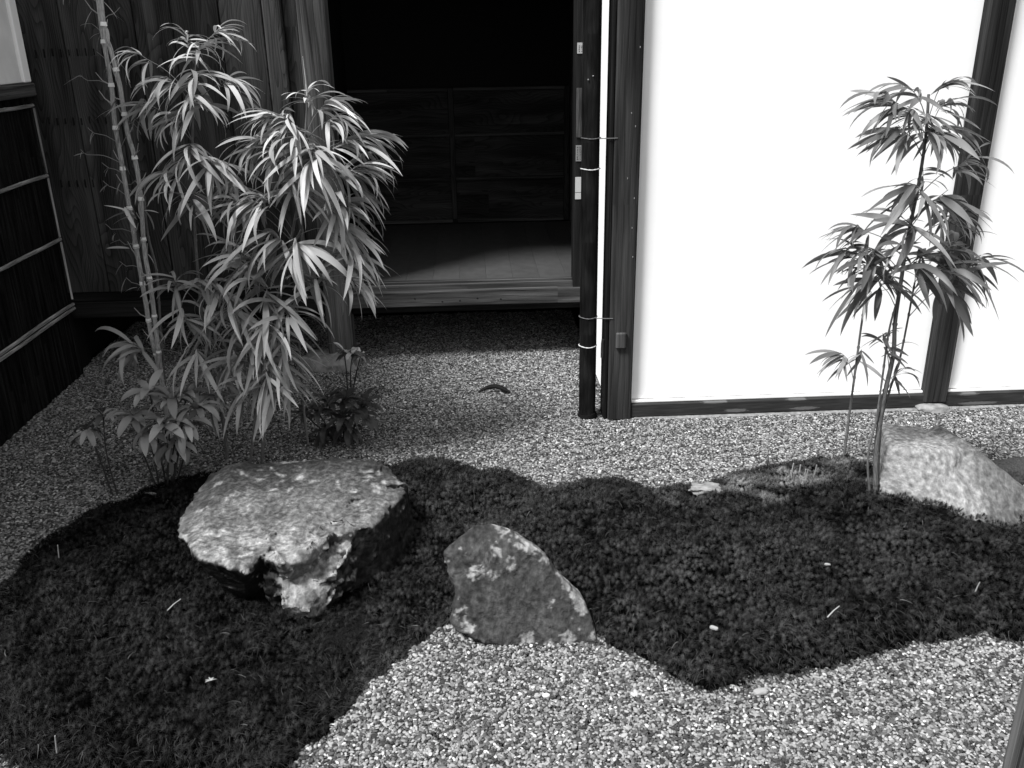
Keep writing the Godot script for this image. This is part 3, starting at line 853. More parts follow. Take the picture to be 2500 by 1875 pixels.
# ------------------------------------------------------------------ the timber house behind
func make_house() -> void:
	# board wall on the left
	var b := thing("board_wall", "dark vertical board wall behind the tall bamboo on the left", "wall", Vector3(-1.4, 0, -4.45))
	var at := Transform3D(Basis(), -b.position)
	var xs := [-2.035, -1.822, -1.626, -1.498, -1.328, -1.11, -0.915]
	for k in xs.size() - 1:
		var dz := 0.004 * (k % 3)
		part("board", box(Vector3(xs[k] + 0.002, 0.43, -4.47), Vector3(xs[k + 1] - 0.002, 2.6, -4.434 + dz), 0.004, Vector2(0.36, 2.4)), M.board[[1, 2, 1, 2, 0, 1][k]], b, at)
	part("trim_board", box(Vector3(-0.914, 0.43, -4.47), Vector3(-0.829, 2.6, -4.420), 0.006, Vector2(0.36, 2.4)), M.board[2], b, at)
	part("recess_board", box(Vector3(-0.828, 0.43, -4.49), Vector3(-0.764, 2.6, -4.452), 0.004, Vector2(0.36, 2.4)), M.board[0], b, at)
	part("backing", box(Vector3(-2.1, 0.40, -4.54), Vector3(-0.76, 2.6, -4.495), 0.002), M.soot, b, at)
	part("foot_rail", box(Vector3(-2.035, 0.383, -4.47), Vector3(-0.77, 0.428, -4.440), 0.003), M.dark_wood, b, at)
	part("sill_beam", box(Vector3(-2.10, 0.298, -4.52), Vector3(-0.765, 0.380, -4.428), 0.005), M.dark_wood, b, at)
	for row in [[1.555, 10], [1.258, 10], [0.968, 6]]:
		for k in row[1]:
			part("slot", box(Vector3(-1.957 + k * 0.0375, row[0] - 0.014 + rng.randf_range(-0.005, 0.005), -4.436), Vector3(-1.9535 + k * 0.0375, row[0] + 0.016 + rng.randf_range(-0.004, 0.006), -4.4245), 0.0003), M.soot, b, at)
	# main post and its stone
	var p := thing("house_post", "grey squared timber post on a pale stone at the left of the dark opening", "post", Vector3(-0.695, 0.05, -4.45))
	at = Transform3D(Basis(), -p.position)
	part("shaft", box(Vector3(-0.76, 0.055, -4.54), Vector3(-0.632, 2.7, -4.415), 0.008, Vector2(0.4, 2.4)), M.post_grey, p, at)
	var pad := part("foundation_stone", blob_mesh(Vector3(-0.76, 0.01, -4.44), Vector3(0.16, 0.06, 0.12), 71, 0.08, 0.014), M.footing, self)
	tag(pad, "pale flat stone under the grey house post", "stone")
	# veranda
	var v := thing("veranda", "raised timber veranda floor in the dark opening", "veranda", Vector3(0, 0.3, -5.2))
	at = Transform3D(Basis(), -v.position)
	var x := -0.63
	var k := 0
	while x < 1.0:
		part("floor_plank", box(Vector3(x + 0.0003, 0.385, -6.02), Vector3(x + 0.1397, 0.419, -4.53), 0.0008, Vector2(0.3, 2.0)), M.floor[k % 2], v, at)
		x += 0.14
		k += 1
	part("track_rail", box(Vector3(-0.631, 0.37, -4.527), Vector3(0.56, 0.424, -4.492), 0.003), M.beam, v, at)
	part("track_groove", box(Vector3(-0.631, 0.37, -4.491), Vector3(0.56, 0.405, -4.47), 0.002), M.dark_wood, v, at)
	part("track_lip", box(Vector3(-0.631, 0.372, -4.469), Vector3(0.56, 0.417, -4.456), 0.002), M.beam, v, at)
	part("edge_beam", box(Vector3(-0.631, 0.308, -4.455), Vector3(0.56, 0.390, -4.425), 0.005, Vector2(0.3, 1.6)), M.beam, v, at)
	part("under_beam", box(Vector3(-0.631, 0.27, -4.56), Vector3(0.6, 0.306, -4.46), 0.004), M.dark_wood, v, at)
	for q in [[-0.30, 0.352], [0.02, 0.345], [0.14, 0.338], [-0.07, 0.335], [-0.16, 0.333]]:
		var s := SphereMesh.new()
		s.radius = 0.005
		s.height = 0.01
		s.radial_segments = 10
		s.rings = 5
		part("wood_knot", s, M.soot, v, Transform3D(Basis().scaled(Vector3(1.0, 0.8, 0.3)), Vector3(q[0], q[1], -4.4248) - v.position))
	# right jamb of the opening with small labels on it
	var j := thing("opening_jamb", "dark timber jamb at the right of the opening beside the drainpipe", "post", Vector3(0.56, 0.27, -4.45))
	at = Transform3D(Basis(), -j.position)
	part("shaft", box(Vector3(0.512, 0.30, -4.52), Vector3(0.6, 2.7, -4.43), 0.004), M.dark_wood, j, at)
	var tags := [[0.521, 0.549, 1.515, 1.563, 0, "small pale paper label on the opening jamb, topmost of the labels"], [0.520, 0.555, 1.135, 1.362, -1, "long grained wooden plate on the opening jamb above the lower labels"], [0.519, 0.551, 1.022, 1.098, 1, "dim paper label with written marks on the opening jamb"], [0.518, 0.551, 0.838, 0.946, 2, "pale label in two sections, lowest on the opening jamb"]]
	for t in tags:
		var m: Material = M.post_grey if t[4] < 0 else M.paper[t[4]]
		if t[4] == 2:
			var o := thing("paper_label", t[5], "label", Vector3(0.534, 0.84, -4.428))
			part("sheet", box(Vector3(t[0], 0.872, -4.4285), Vector3(t[1], t[3], -4.4265), 0.0003), m, o, Transform3D(Basis(), -o.position))
			part("sheet", box(Vector3(t[0], t[2], -4.4285), Vector3(t[1], 0.869, -4.4262), 0.0003), m, o, Transform3D(Basis(), -o.position))
		elif t[4] >= 0:
			var o := thing("paper_label", t[5], "label", Vector3(0.534, t[2], -4.428))
			var to := Transform3D(Basis(), -o.position)
			part("sheet", box(Vector3(t[0], t[2], -4.4285), Vector3(t[1], t[3], -4.4265), 0.0003), m, o, to)
			var marks := SurfaceTool.new()
			marks.begin(Mesh.PRIMITIVE_TRIANGLES)
			var yy: float = t[2] + 0.008
			while yy < t[3] - 0.008:
				for c in 2:
					var x0: float = t[0] + 0.005 + c * 0.012
					add_box(marks, Vector3(x0 + rng.randf() * 0.003, yy, -4.4262), Vector3(x0 + 0.006 + rng.randf() * 0.003, yy + 0.002, -4.4259), 0.0001, Vector2(1, 1))
					if rng.randf() < 0.6: add_box(marks, Vector3(x0 + 0.003, yy, -4.4258), Vector3(x0 + 0.0045, yy + 0.006, -4.4255), 0.0001, Vector2(1, 1))
				yy += 0.008
			part("ink_marks", marks.commit(), M.dark_wood, o, to).set_meta("kind", "stuff")
		else:
			var o := part("wooden_plate", box(Vector3(t[0], t[2], -4.4285), Vector3(t[1], t[3], -4.4235), 0.001, Vector2(0.1, 0.5)), m, self)
			tag(o, t[5], "plate")
	# the dark room
	var r := thing("back_wall", "dim panelled wall at the back of the dark room", "wall", Vector3(0.2, 0.4, -6.08))
	at = Transform3D(Basis(), -r.position)
	var stiles := [-0.92, -0.107, 0.65]
	for s in 2:
		for lv in [[0.435, 0.700], [0.722, 0.985], [1.007, 1.27]]:
			part("panel", box(Vector3(stiles[s] + 0.018, lv[0] - 0.005, -6.10), Vector3(stiles[s + 1] - 0.018, lv[1] + 0.005, -6.065), 0.002, Vector2(0.4, 2.0)), M.inner, r, at)
	for s in stiles:
		part("stile", box(Vector3(s - 0.017, 0.42, -6.09), Vector3(s + 0.017, 1.29, -6.048), 0.003), M.inner, r, at)
	for y in [0.421, 0.701, 0.986, 1.271]:
		for s in 2:
			part("rail", box(Vector3(stiles[s] + 0.0175, y, -6.09), Vector3(stiles[s + 1] - 0.0175, y + 0.02, -6.044), 0.003), M.beam, r, at)
	part("inner_post", box(Vector3(0.668, 0.42, -6.10), Vector3(0.76, 2.6, -6.0), 0.004), M.inner, r, at)
	part("upper_wall", box(Vector3(-1.9, 1.292, -6.16), Vector3(1.6, 2.7, -6.07), 0.002), M.soot, r, at)
	part("backing", box(Vector3(-1.9, -0.02, -6.2), Vector3(1.6, 1.291, -6.105), 0.002), M.soot, r, at)
	var sh := thing("room_shell", "dark side walls and ceiling closing the room behind the opening", "wall", Vector3(0, 2.6, -5.3))
	at = Transform3D(Basis(), -sh.position)
	part("side_wall", box(Vector3(-2.2, -0.02, -6.2), Vector3(-2.105, 2.7, -4.5), 0.002), M.soot, sh, at)
	part("side_wall", box(Vector3(0.95, -0.02, -6.2), Vector3(1.05, 2.7, -4.41), 0.002), M.soot, sh, at)
	part("front_wall", box(Vector3(0.602, -0.02, -4.5), Vector3(0.949, 2.7, -4.405), 0.002), M.soot, sh, at)
	part("ceiling", box(Vector3(-2.2, 2.71, -6.25), Vector3(1.1, 2.78, -4.40), 0.002), M.soot, sh, at)
	part("lintel", box(Vector3(-0.631, 2.1, -4.52), Vector3(0.511, 2.7, -4.44), 0.004), M.dark_wood, sh, at)
	part("inner_partition", box(Vector3(-0.80, 0.42, -6.0), Vector3(-0.762, 2.7, -4.56), 0.002), M.soot, sh, at)
	# eaves of the house
	var e := thing("house_eaves", "roof eaves above the timber house", "roof", Vector3(-0.7, 2.8, -4.4))
	at = Transform3D(Basis(), -e.position)
	part("eave_board", box(Vector3(-2.6, 2.93, -6.6), Vector3(1.2, 3.0, -4.2), 0.01), M.roof, e, at)

# ------------------------------------------------------------------ fence on the left
func make_fence() -> void:
	var f := thing("bark_fence", "dark bark fence with bamboo battens along the left side", "fence", Vector3(-2.04, 0, -3.0))
	var at := Transform3D(Basis(), -f.position)
	var ys := [0.0, 0.37, 0.703, 1.011, 1.331, 1.372]
	for k in 5:
		# ribbed bark sheet between two battens
		var st := SurfaceTool.new()
		st.begin(Mesh.PRIMITIVE_TRIANGLES)
		var z := -4.43
		while z < -2.0:
			var w := rng.randf_range(0.018, 0.045)
			var x := -2.026 + rng.randf_range(-0.004, 0.004)
			add_box(st, Vector3(-2.05, ys[k] - 0.002, z), Vector3(x, ys[k + 1] + 0.002, z + w - 0.0015), 0.003, Vector2(0.12, 0.9))
			z += w
		part("bark_sheet", st.commit(), M.bark, f, at)
	for y in [1.331, 1.011, 0.703, 0.376, 0.354]:
		var path := PackedVector3Array()
		for k in 14: path.append(Vector3(-2.013 + rng.randf_range(-0.002, 0.002), y + rng.randf_range(-0.002, 0.002), -4.425 + k * 0.186))
		part("bamboo_batten", culm_mesh(path, 0.0085, 0.009, 0.27, 1.15), M.bamboo_dry, f, at)
	for s in [[0.40, 0.69], [0.715, 1.0], [1.022, 1.32]]:
		part("corner_strip", box(Vector3(-2.016, s[0], -4.432), Vector3(-2.008, s[1], -4.424), 0.001), M.bamboo_dry, f, at)
	part("backing", box(Vector3(-2.09, 0.0, -4.6), Vector3(-2.055, 1.37, -2.0), 0.002), M.soot, f, at)
	part("cap_board", box(Vector3(-2.10, 1.373, -4.43), Vector3(-1.985, 1.432, -2.0), 0.006), M.cap, f, at)
	var w := thing("side_plaster_wall", "pale plaster wall above the bark fence at the top left", "wall", Vector3(-2.1, 1.43, -3.0))
	at = Transform3D(Basis(), -w.position)
	part("plaster_panel", box(Vector3(-2.12, 1.434, -4.36), Vector3(-2.01, 3.25, -2.0), 0.003), M.plaster_grey, w, at)  # upper height and near end unseen, shaped for the shade they cast
	part("plaster_edge", box(Vector3(-2.12, 1.434, -4.428), Vector3(-1.997, 3.25, -4.361), 0.004), M.plaster, w, at)
	part("coping", box(Vector3(-2.16, 3.251, -4.5), Vector3(-1.94, 3.3, -2.0), 0.008), M.roof, w, at)

# ------------------------------------------------------------------ rocks
func make_rocks() -> void:
	# 1 the broad flat-topped rock
	var big := noise(101, 4.5, 3)
	var mid := noise(102, 15.0, 3)
	var crack := noise(103, 9.0, 2)
	crack.fractal_type = FastNoiseLite.FRACTAL_RIDGED
	var right := PackedVector2Array([Vector2(-0.248, -2.709), Vector2(-0.42, -2.59), Vector2(-0.487, -2.518), Vector2(-0.49, -2.42), Vector2(-0.416, -2.395), Vector2(-0.336, -2.44), Vector2(-0.279, -2.57), Vector2(-0.245, -2.65), Vector2(-0.27, -2.75)])
	var ledge := PackedVector2Array([Vector2(-0.665, -2.37), Vector2(-0.577, -2.37), Vector2(-0.463, -2.45), Vector2(-0.42, -2.43), Vector2(-0.402, -2.36), Vector2(-0.449, -2.285), Vector2(-0.511, -2.21), Vector2(-0.583, -2.23), Vector2(-0.6, -2.28), Vector2(-0.655, -2.31)])
	var c := 0.0085
	var lo := Vector3(-1.07, -0.03, -3.06)
	var n := Vector3i(102, 33, 106)
	var f := PackedFloat32Array()
	f.resize(n.x * n.y * n.z)
	for x in n.x:
		for z in n.z:
			var p := Vector2(lo.x + x * c, lo.z + z * c)
			var da := poly_distance(p, slab_outline)
			var db := poly_distance(p, right)
			var dc := poly_distance(p, ledge)
			for y in n.y:
				var w := Vector3(p.x, lo.y + y * c, p.y)
				var h := w.y
				var under := maxf(0.0, 0.175 - h)
				var top := h - (0.202 - 0.02 * (w.z + 2.6)) + maxf(0.0, -0.86 - w.x) * 0.35 + maxf(0.0, -2.86 - w.z) * 0.35
				var a := smax(da + under * (0.55 if w.x < -0.5 else 0.35), top, lerpf(0.02, 0.06, smoothstep(-2.5, -2.8, w.z)))
				var b := smax(db - (0.19 - h) * 0.10, h - 0.19, 0.02)
				var d := smax(dc + maxf(0.0, 0.05 - h) * 0.4, h - (0.155 - 0.62 * (w.z + 2.38)), 0.02)
				var rough: float = 1.0 if dc > 0.02 else 2.2
				var v := minf(smin(a, b, 0.012), d + mid.get_noise_3dv(w * 1.4) * 0.012)
				v += big.get_noise_3dv(w) * 0.010 + mid.get_noise_3dv(w) * 0.004 * rough - maxf(0.0, crack.get_noise_3dv(w) - 0.55) * 0.020 * rough
				f[(x * n.y + y) * n.z + z] = v
	var patch := noise(111, 7.0, 4)
	var patch2 := noise(112, 24.0, 3)
	var tint := func(p: Vector3, g: Vector3) -> Color:
		var v := 0.26 + 0.14 * patch.get_noise_3dv(p) + 0.05 * patch2.get_noise_3dv(p)
		if g.y < 0.7 and p.x > -0.47: v = lerpf(0.03, v, smoothstep(0.45, 0.7, g.y)) + 0.015 * patch2.get_noise_3dv(p)  # steep right-hand side: its shade painted into the colour
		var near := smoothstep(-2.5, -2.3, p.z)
		if p.x < -0.6 and p.z > -2.6: v = lerpf(v, 0.018, 1.0 - smoothstep(0.1, 0.45, g.y + 0.15 * patch2.get_noise_3dv(p)))  # undercut front: shade below the rim painted in, along with dark damp stone
		v *= lerpf(0.3, 1.35, smoothstep(-2.95, -2.4, p.z + 0.1 * patch.get_noise_3dv(p)))  # back darkened and front brightened: the fall of light painted in
		var lich: float = patch.get_noise_3dv(p * 2.1 + Vector3(7, 0, 3)) + near * 0.42 - 0.22
		if g.y > -0.1: v = lerpf(v, 0.75, clampf(lich * 3.5 + patch2.get_noise_3dv(p * 1.6) * 0.9, 0.0, 1.0) * (0.1 if (p.x > -0.46 and g.y < 0.6) or (p.x < -0.6 and g.y < 0.3) else 0.85))
		return shade(clampf(v, 0.012, 0.8))
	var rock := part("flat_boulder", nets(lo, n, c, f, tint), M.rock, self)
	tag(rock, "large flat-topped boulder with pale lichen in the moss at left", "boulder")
	# 2 the leaning pointed stone
	var k2 := 1.0 / sqrt(1.0 + 0.45 * 0.45)
	lo = Vector3(-0.17, -0.05, -2.50)
	c = 0.007
	n = Vector3i(78, 66, 70)
	f = PackedFloat32Array()
	f.resize(n.x * n.y * n.z)
	var cup := noise(121, 8.0, 3)
	for x in n.x:
		for y in n.y:
			for z in n.z:
				var w := lo + Vector3(x, y, z) * c
				var t := Vector2(w.x, (w.y - (w.z + 2.06) * 0.45) * k2)
				var deep := -((w.z + 2.06) + 0.45 * w.y) * k2
				var q := t
				var i := (x * n.y + y) * n.z + z
				if deep < -0.04 or deep > 0.34:
					f[i] = 0.05
					continue
				var d2 := poly_distance(q, stone_outline)
				var lip := ledge_y(q.x) - q.y
				var scoop := 0.036 * smoothstep(-0.002, -0.018, lip) * (1.0 - smoothstep(0.03, 0.13, q.x + 0.02)) 
				var round_off := maxf(0.0, q.y - 0.27) * 0.5
				var front := -deep + scoop + round_off + maxf(0.0, -0.02 - q.x) * 0.2 - 0.004
				var v := smax(smax(d2 + maxf(0.0, deep - 0.05) * 0.55, front, 0.022), deep - 0.26, 0.03)
				v += cup.get_noise_3dv(w) * 0.008 + mid.get_noise_3dv(w) * 0.003 - maxf(0.0, crack.get_noise_3dv(w * 1.3) - 0.6) * 0.012
				f[i] = v
	var tint2 := func(p: Vector3, g: Vector3) -> Color:
		var v := 0.13 + 0.07 * patch.get_noise_3dv(p * 1.5) + 0.05 * patch2.get_noise_3dv(p * 3.2)
		var edge := smoothstep(0.02, 0.11, p.x - 0.26 + p.y * 0.72)
		var spot := 0.0
		for s in lichen_spots:
			spot = maxf(spot, 1.0 - smoothstep(0.5, 1.25, Vector2(p.x - s.x, p.y - s.y).length() / s.z))
		var lich: float = patch.get_noise_3dv(p * 2.6 + Vector3(1, 5, 2)) * 0.9 + patch2.get_noise_3dv(p * 2.4) * 0.9 - 0.85 + edge * 0.35 + spot * 0.9 + smoothstep(0.24, 0.33, p.y) * 0.25 + smoothstep(0.45, 0.8, g.y) * 0.25 + (1.0 - smoothstep(0.0, 0.06, p.y)) * 0.25
		v = lerpf(v, 0.62, clampf(lich * 5.0, 0.0, 1.0))
		return shade(clampf(v, 0.012, 0.7))
	rock = part("pointed_stone", nets(lo, n, c, f, tint2), M.rock, self)
	tag(rock, "mottled pointed stone at the edge of the moss between the gravel and the flat boulder", "stone")
	# 3 the pale rock on the right
	lo = Vector3(1.33, -0.04, -3.02)
	c = 0.0095
	n = Vector3i(76, 38, 74)
	f = PackedFloat32Array()
	f.resize(n.x * n.y * n.z)
	var tall := [[Vector3(0.02, 1, -0.12), Vector3(1.55, 0.268, -2.7)], [Vector3(-0.93, 0.05, -0.38), Vector3(1.395, 0.2, -2.72)], [Vector3(-0.114, 0.602, 0.79), Vector3(1.511, 0.08, -2.505)], [Vector3(0.2, 0.72, 0.64), Vector3(1.66, 0.272, -2.70)], [Vector3(0, 0.15, -1), Vector3(1.6, 0.2, -2.95)], [Vector3(1, 0.25, 0), Vector3(1.97, 0.1, -2.8)], [Vector3(0.2, 0.3, 1), Vector3(1.66, 0.0, -2.395)], [Vector3(-0.75, 0.25, 0.6), Vector3(1.42, 0.15, -2.64)], [Vector3(0.62, 0.78, -0.05), Vector3(1.70, 0.255, -2.76)]]
	for l in [tall]:
		for q in l: q[0] = q[0].normalized()
	for x in n.x:
		for y in n.y:
			for z in n.z:
				var w := lo + Vector3(x, y, z) * c
				var a := -1.0
				for q in tall: a = smax(a, (w - q[1]).dot(q[0]), 0.016)
				var groove := absf(w.x - 1.66 - (w.y - 0.27) * 0.12 + 0.03 * big.get_noise_3dv(w * 2.0))
				f[(x * n.y + y) * n.z + z] = a + 0.016 * (1.0 - smoothstep(0.0, 0.035, groove)) * smoothstep(0.08, 0.18, w.y) + big.get_noise_3dv(w) * 0.010 + mid.get_noise_3dv(w) * 0.005
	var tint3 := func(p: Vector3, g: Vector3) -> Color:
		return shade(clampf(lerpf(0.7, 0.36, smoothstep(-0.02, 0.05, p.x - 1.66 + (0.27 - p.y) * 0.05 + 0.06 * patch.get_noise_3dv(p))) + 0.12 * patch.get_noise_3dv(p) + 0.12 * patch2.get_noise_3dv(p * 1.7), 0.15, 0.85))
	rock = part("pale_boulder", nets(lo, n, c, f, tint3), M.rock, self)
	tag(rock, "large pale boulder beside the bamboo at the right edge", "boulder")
	# smaller stones
	var dark := blob_mesh(Vector3(2.04, 0.02, -2.93), Vector3(0.13, 0.05, 0.06), 131, 0.12, 0.012)
	rock = part("low_stone", dark, triplanar(mat(0.12, 0.9, noise_tex(33, 0.05, 0.4, 1.0)), 4.0), self)
	tag(rock, "low dark stone behind the pale boulder at the right edge", "stone")

func ledge_y(x: float) -> float:
	for i in stone_ledge.size() - 1:
		if x <= stone_ledge[i + 1].x or i == stone_ledge.size() - 2:
			var t := clampf((x - stone_ledge[i].x) / (stone_ledge[i + 1].x - stone_ledge[i].x), 0, 1)
			return lerpf(stone_ledge[i].y, stone_ledge[i + 1].y, t)
	return 0.2

# ------------------------------------------------------------------ moss
func make_moss() -> void:
	var st := SurfaceTool.new()
	st.begin(Mesh.PRIMITIVE_TRIANGLES)
	st.set_smooth_group(0)
	for i in MNX - 1:
		for j in MNZ - 1:
			var p := []
			var any := false
			for q in [[0, 0], [1, 0], [1, 1], [0, 1]]:
				var x: float = MX0 + (i + q[0]) * MC
				var z: float = MZ0 + (j + q[1]) * MC
				p.append(Vector3(x, moss_height(x, z) - 0.014, z))
				if moss_at(x, z) < 0.0: any = true
			if any:
				for k in [0, 1, 2, 0, 2, 3]: st.add_vertex(p[k])
	st.generate_normals()
	var bed := part("moss_bed", st.commit(), M.moss_bed, self)
	tag(bed, "dark earth bank that carries the moss", "moss bank", "", "stuff")
	# one sprig: a stem with two whorls of needles
	var sp := SurfaceTool.new()
	sp.begin(Mesh.PRIMITIVE_TRIANGLES)
	var r := RandomNumberGenerator.new()
	r.seed = 7
	for k in 22:
		var a := k * 2.399
		var e := lerpf(1.15, 0.1, k / 21.0)
		var y := lerpf(0.0, -0.35, k / 21.0)
		var d := Vector3(cos(a) * cos(e), sin(e), sin(a) * cos(e))
		var s := Vector3(-sin(a), 0, cos(a)) * 0.065
		var o := Vector3(0, y, 0)
		var nn := (Vector3(0, 1, 0) + d * 0.3).normalized()
		for p in [o + s, o - s, o + d * r.randf_range(0.8, 1.1)]:
			sp.set_normal(nn)
			sp.add_vertex(p)
	var sprig := sp.commit()
	var spots := []
	var x := MX0
	while x < 2.1:
		var z := MZ0
		while z < -1.4:
			var px := x + r.randf_range(-0.006, 0.006)
			var pz := z + r.randf_range(-0.006, 0.006)
			if moss_at(px, pz) < (0.0 if r.randf() < 0.6 else 0.012) and pz < -0.3 - absf(px) * 0.9: spots.append(Vector2(px, pz))
			z += 0.0116
		x += 0.0116
	var mm := MultiMesh.new()
	mm.transform_format = MultiMesh.TRANSFORM_3D
	mm.use_colors = true
	mm.mesh = sprig
	mm.instance_count = spots.size()
	for i in spots.size():
		var q: Vector2 = spots[i]
		var h := moss_height(q.x, q.y)
		var g := Vector3(h - moss_height(q.x + 0.015, q.y), 0.015, h - moss_height(q.x, q.y + 0.015)).normalized()
		var up := (g + Vector3.UP * 0.6 + Vector3(r.randf_range(-0.4, 0.4), 0, r.randf_range(-0.4, 0.4))).normalized()
		var b := Basis(Quaternion(Vector3.UP, up)) * Basis(Vector3.UP, r.randf() * TAU)
		var s := r.randf_range(0.0085, 0.0155)
		mm.set_instance_transform(i, Transform3D(b.scaled(Vector3.ONE * s), Vector3(q.x, h + r.randf_range(-0.007, 0.004), q.y)))
		var dry := clampf(lump.get_noise_2d(q.x * 4.0 + 9.0, q.y * 4.0) * 1.6 + 0.75 - Vector2((q.x - 1.18) / 0.36, (q.y + 2.83) / 0.15).length() * 0.75, 0.0, 1.0)
		var v := maxf(0.005, 0.022 + 0.022 * lump.get_noise_2d(q.x * 2.0, q.y * 2.0) + r.randf_range(-0.014, 0.026) + 0.02 * lump.get_noise_2d(q.x * 9.0 + 50.0, q.y * 9.0))
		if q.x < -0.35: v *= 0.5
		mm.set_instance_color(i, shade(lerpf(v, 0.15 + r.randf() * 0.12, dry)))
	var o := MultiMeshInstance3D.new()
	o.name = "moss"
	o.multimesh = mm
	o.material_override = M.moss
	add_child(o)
	tag(o, "dark star moss covering the low mounds around the boulders", "moss", "", "stuff")
	# loose strands that hang over the rim
	var bl := SurfaceTool.new()
	bl.begin(Mesh.PRIMITIVE_TRIANGLES)
	var pts := []
	for k in 6:
		var t := k / 5.0
		var a := 1.1 - 1.9 * t
		pts.append([Vector3(0.55 * t + 0.25 * t * t, 0.55 * t - 0.65 * t * t, 0), 0.028 * (1.0 - t * 0.9)])
	for k in 5:
		var A: Vector3 = pts[k][0]
		var B: Vector3 = pts[k + 1][0]
		var wa := Vector3(0, 0, pts[k][1])
		var wb := Vector3(0, 0, pts[k + 1][1])
		for p in [A - wa, B + wb, A + wa, A - wa, B - wb, B + wb]:
			bl.set_normal(Vector3(0.2, 0.9, 0).normalized())
			bl.add_vertex(p)
	var strand := bl.commit()
	var s2 := []
	for k in 90000:
		var q := Vector2(r.randf_range(-1.6, 2.0), r.randf_range(-3.3, -1.55))
		var d := -moss_at(q.x, q.y)
		if d < 0.0 or q.y > -0.3 - absf(q.x) * 0.9: continue
		if d < 0.14 or (lump.get_noise_2d(q.x * 3.0, q.y * 3.0 + 20.0) > 0.18 and r.randf() < 0.5) or r.randf() < 0.06: s2.append(q)
	var m2 := MultiMesh.new()
	m2.transform_format = MultiMesh.TRANSFORM_3D
	m2.use_colors = true
	m2.mesh = strand
	m2.instance_count = s2.size()
	for i in s2.size():
		var q: Vector2 = s2[i]
		var h := moss_height(q.x, q.y)
		var gx := h - moss_height(q.x + 0.02, q.y)
		var gz := h - moss_height(q.x, q.y + 0.02)
		var yaw := atan2(gz, gx) + r.randf_range(-0.8, 0.8)
		var b := Basis(Vector3.UP, -yaw) * Basis(Vector3.BACK, r.randf_range(-0.5, 0.35)) * Basis(Vector3.RIGHT, r.randf_range(-0.6, 0.6))
		var s := r.randf_range(0.018, 0.05)
		m2.set_instance_transform(i, Transform3D(b.scaled(Vector3.ONE * s), Vector3(q.x, h - 0.004, q.y)))
		var v := 0.008 + 0.045 * pow(r.randf(), 3.0)
		if r.randf() < 0.01: v = 0.12
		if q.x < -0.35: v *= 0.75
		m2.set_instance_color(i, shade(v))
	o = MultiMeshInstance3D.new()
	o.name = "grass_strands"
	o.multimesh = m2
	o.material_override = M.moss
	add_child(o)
	tag(o, "fine dark strands hanging over the edges of the moss", "grass", "", "stuff")

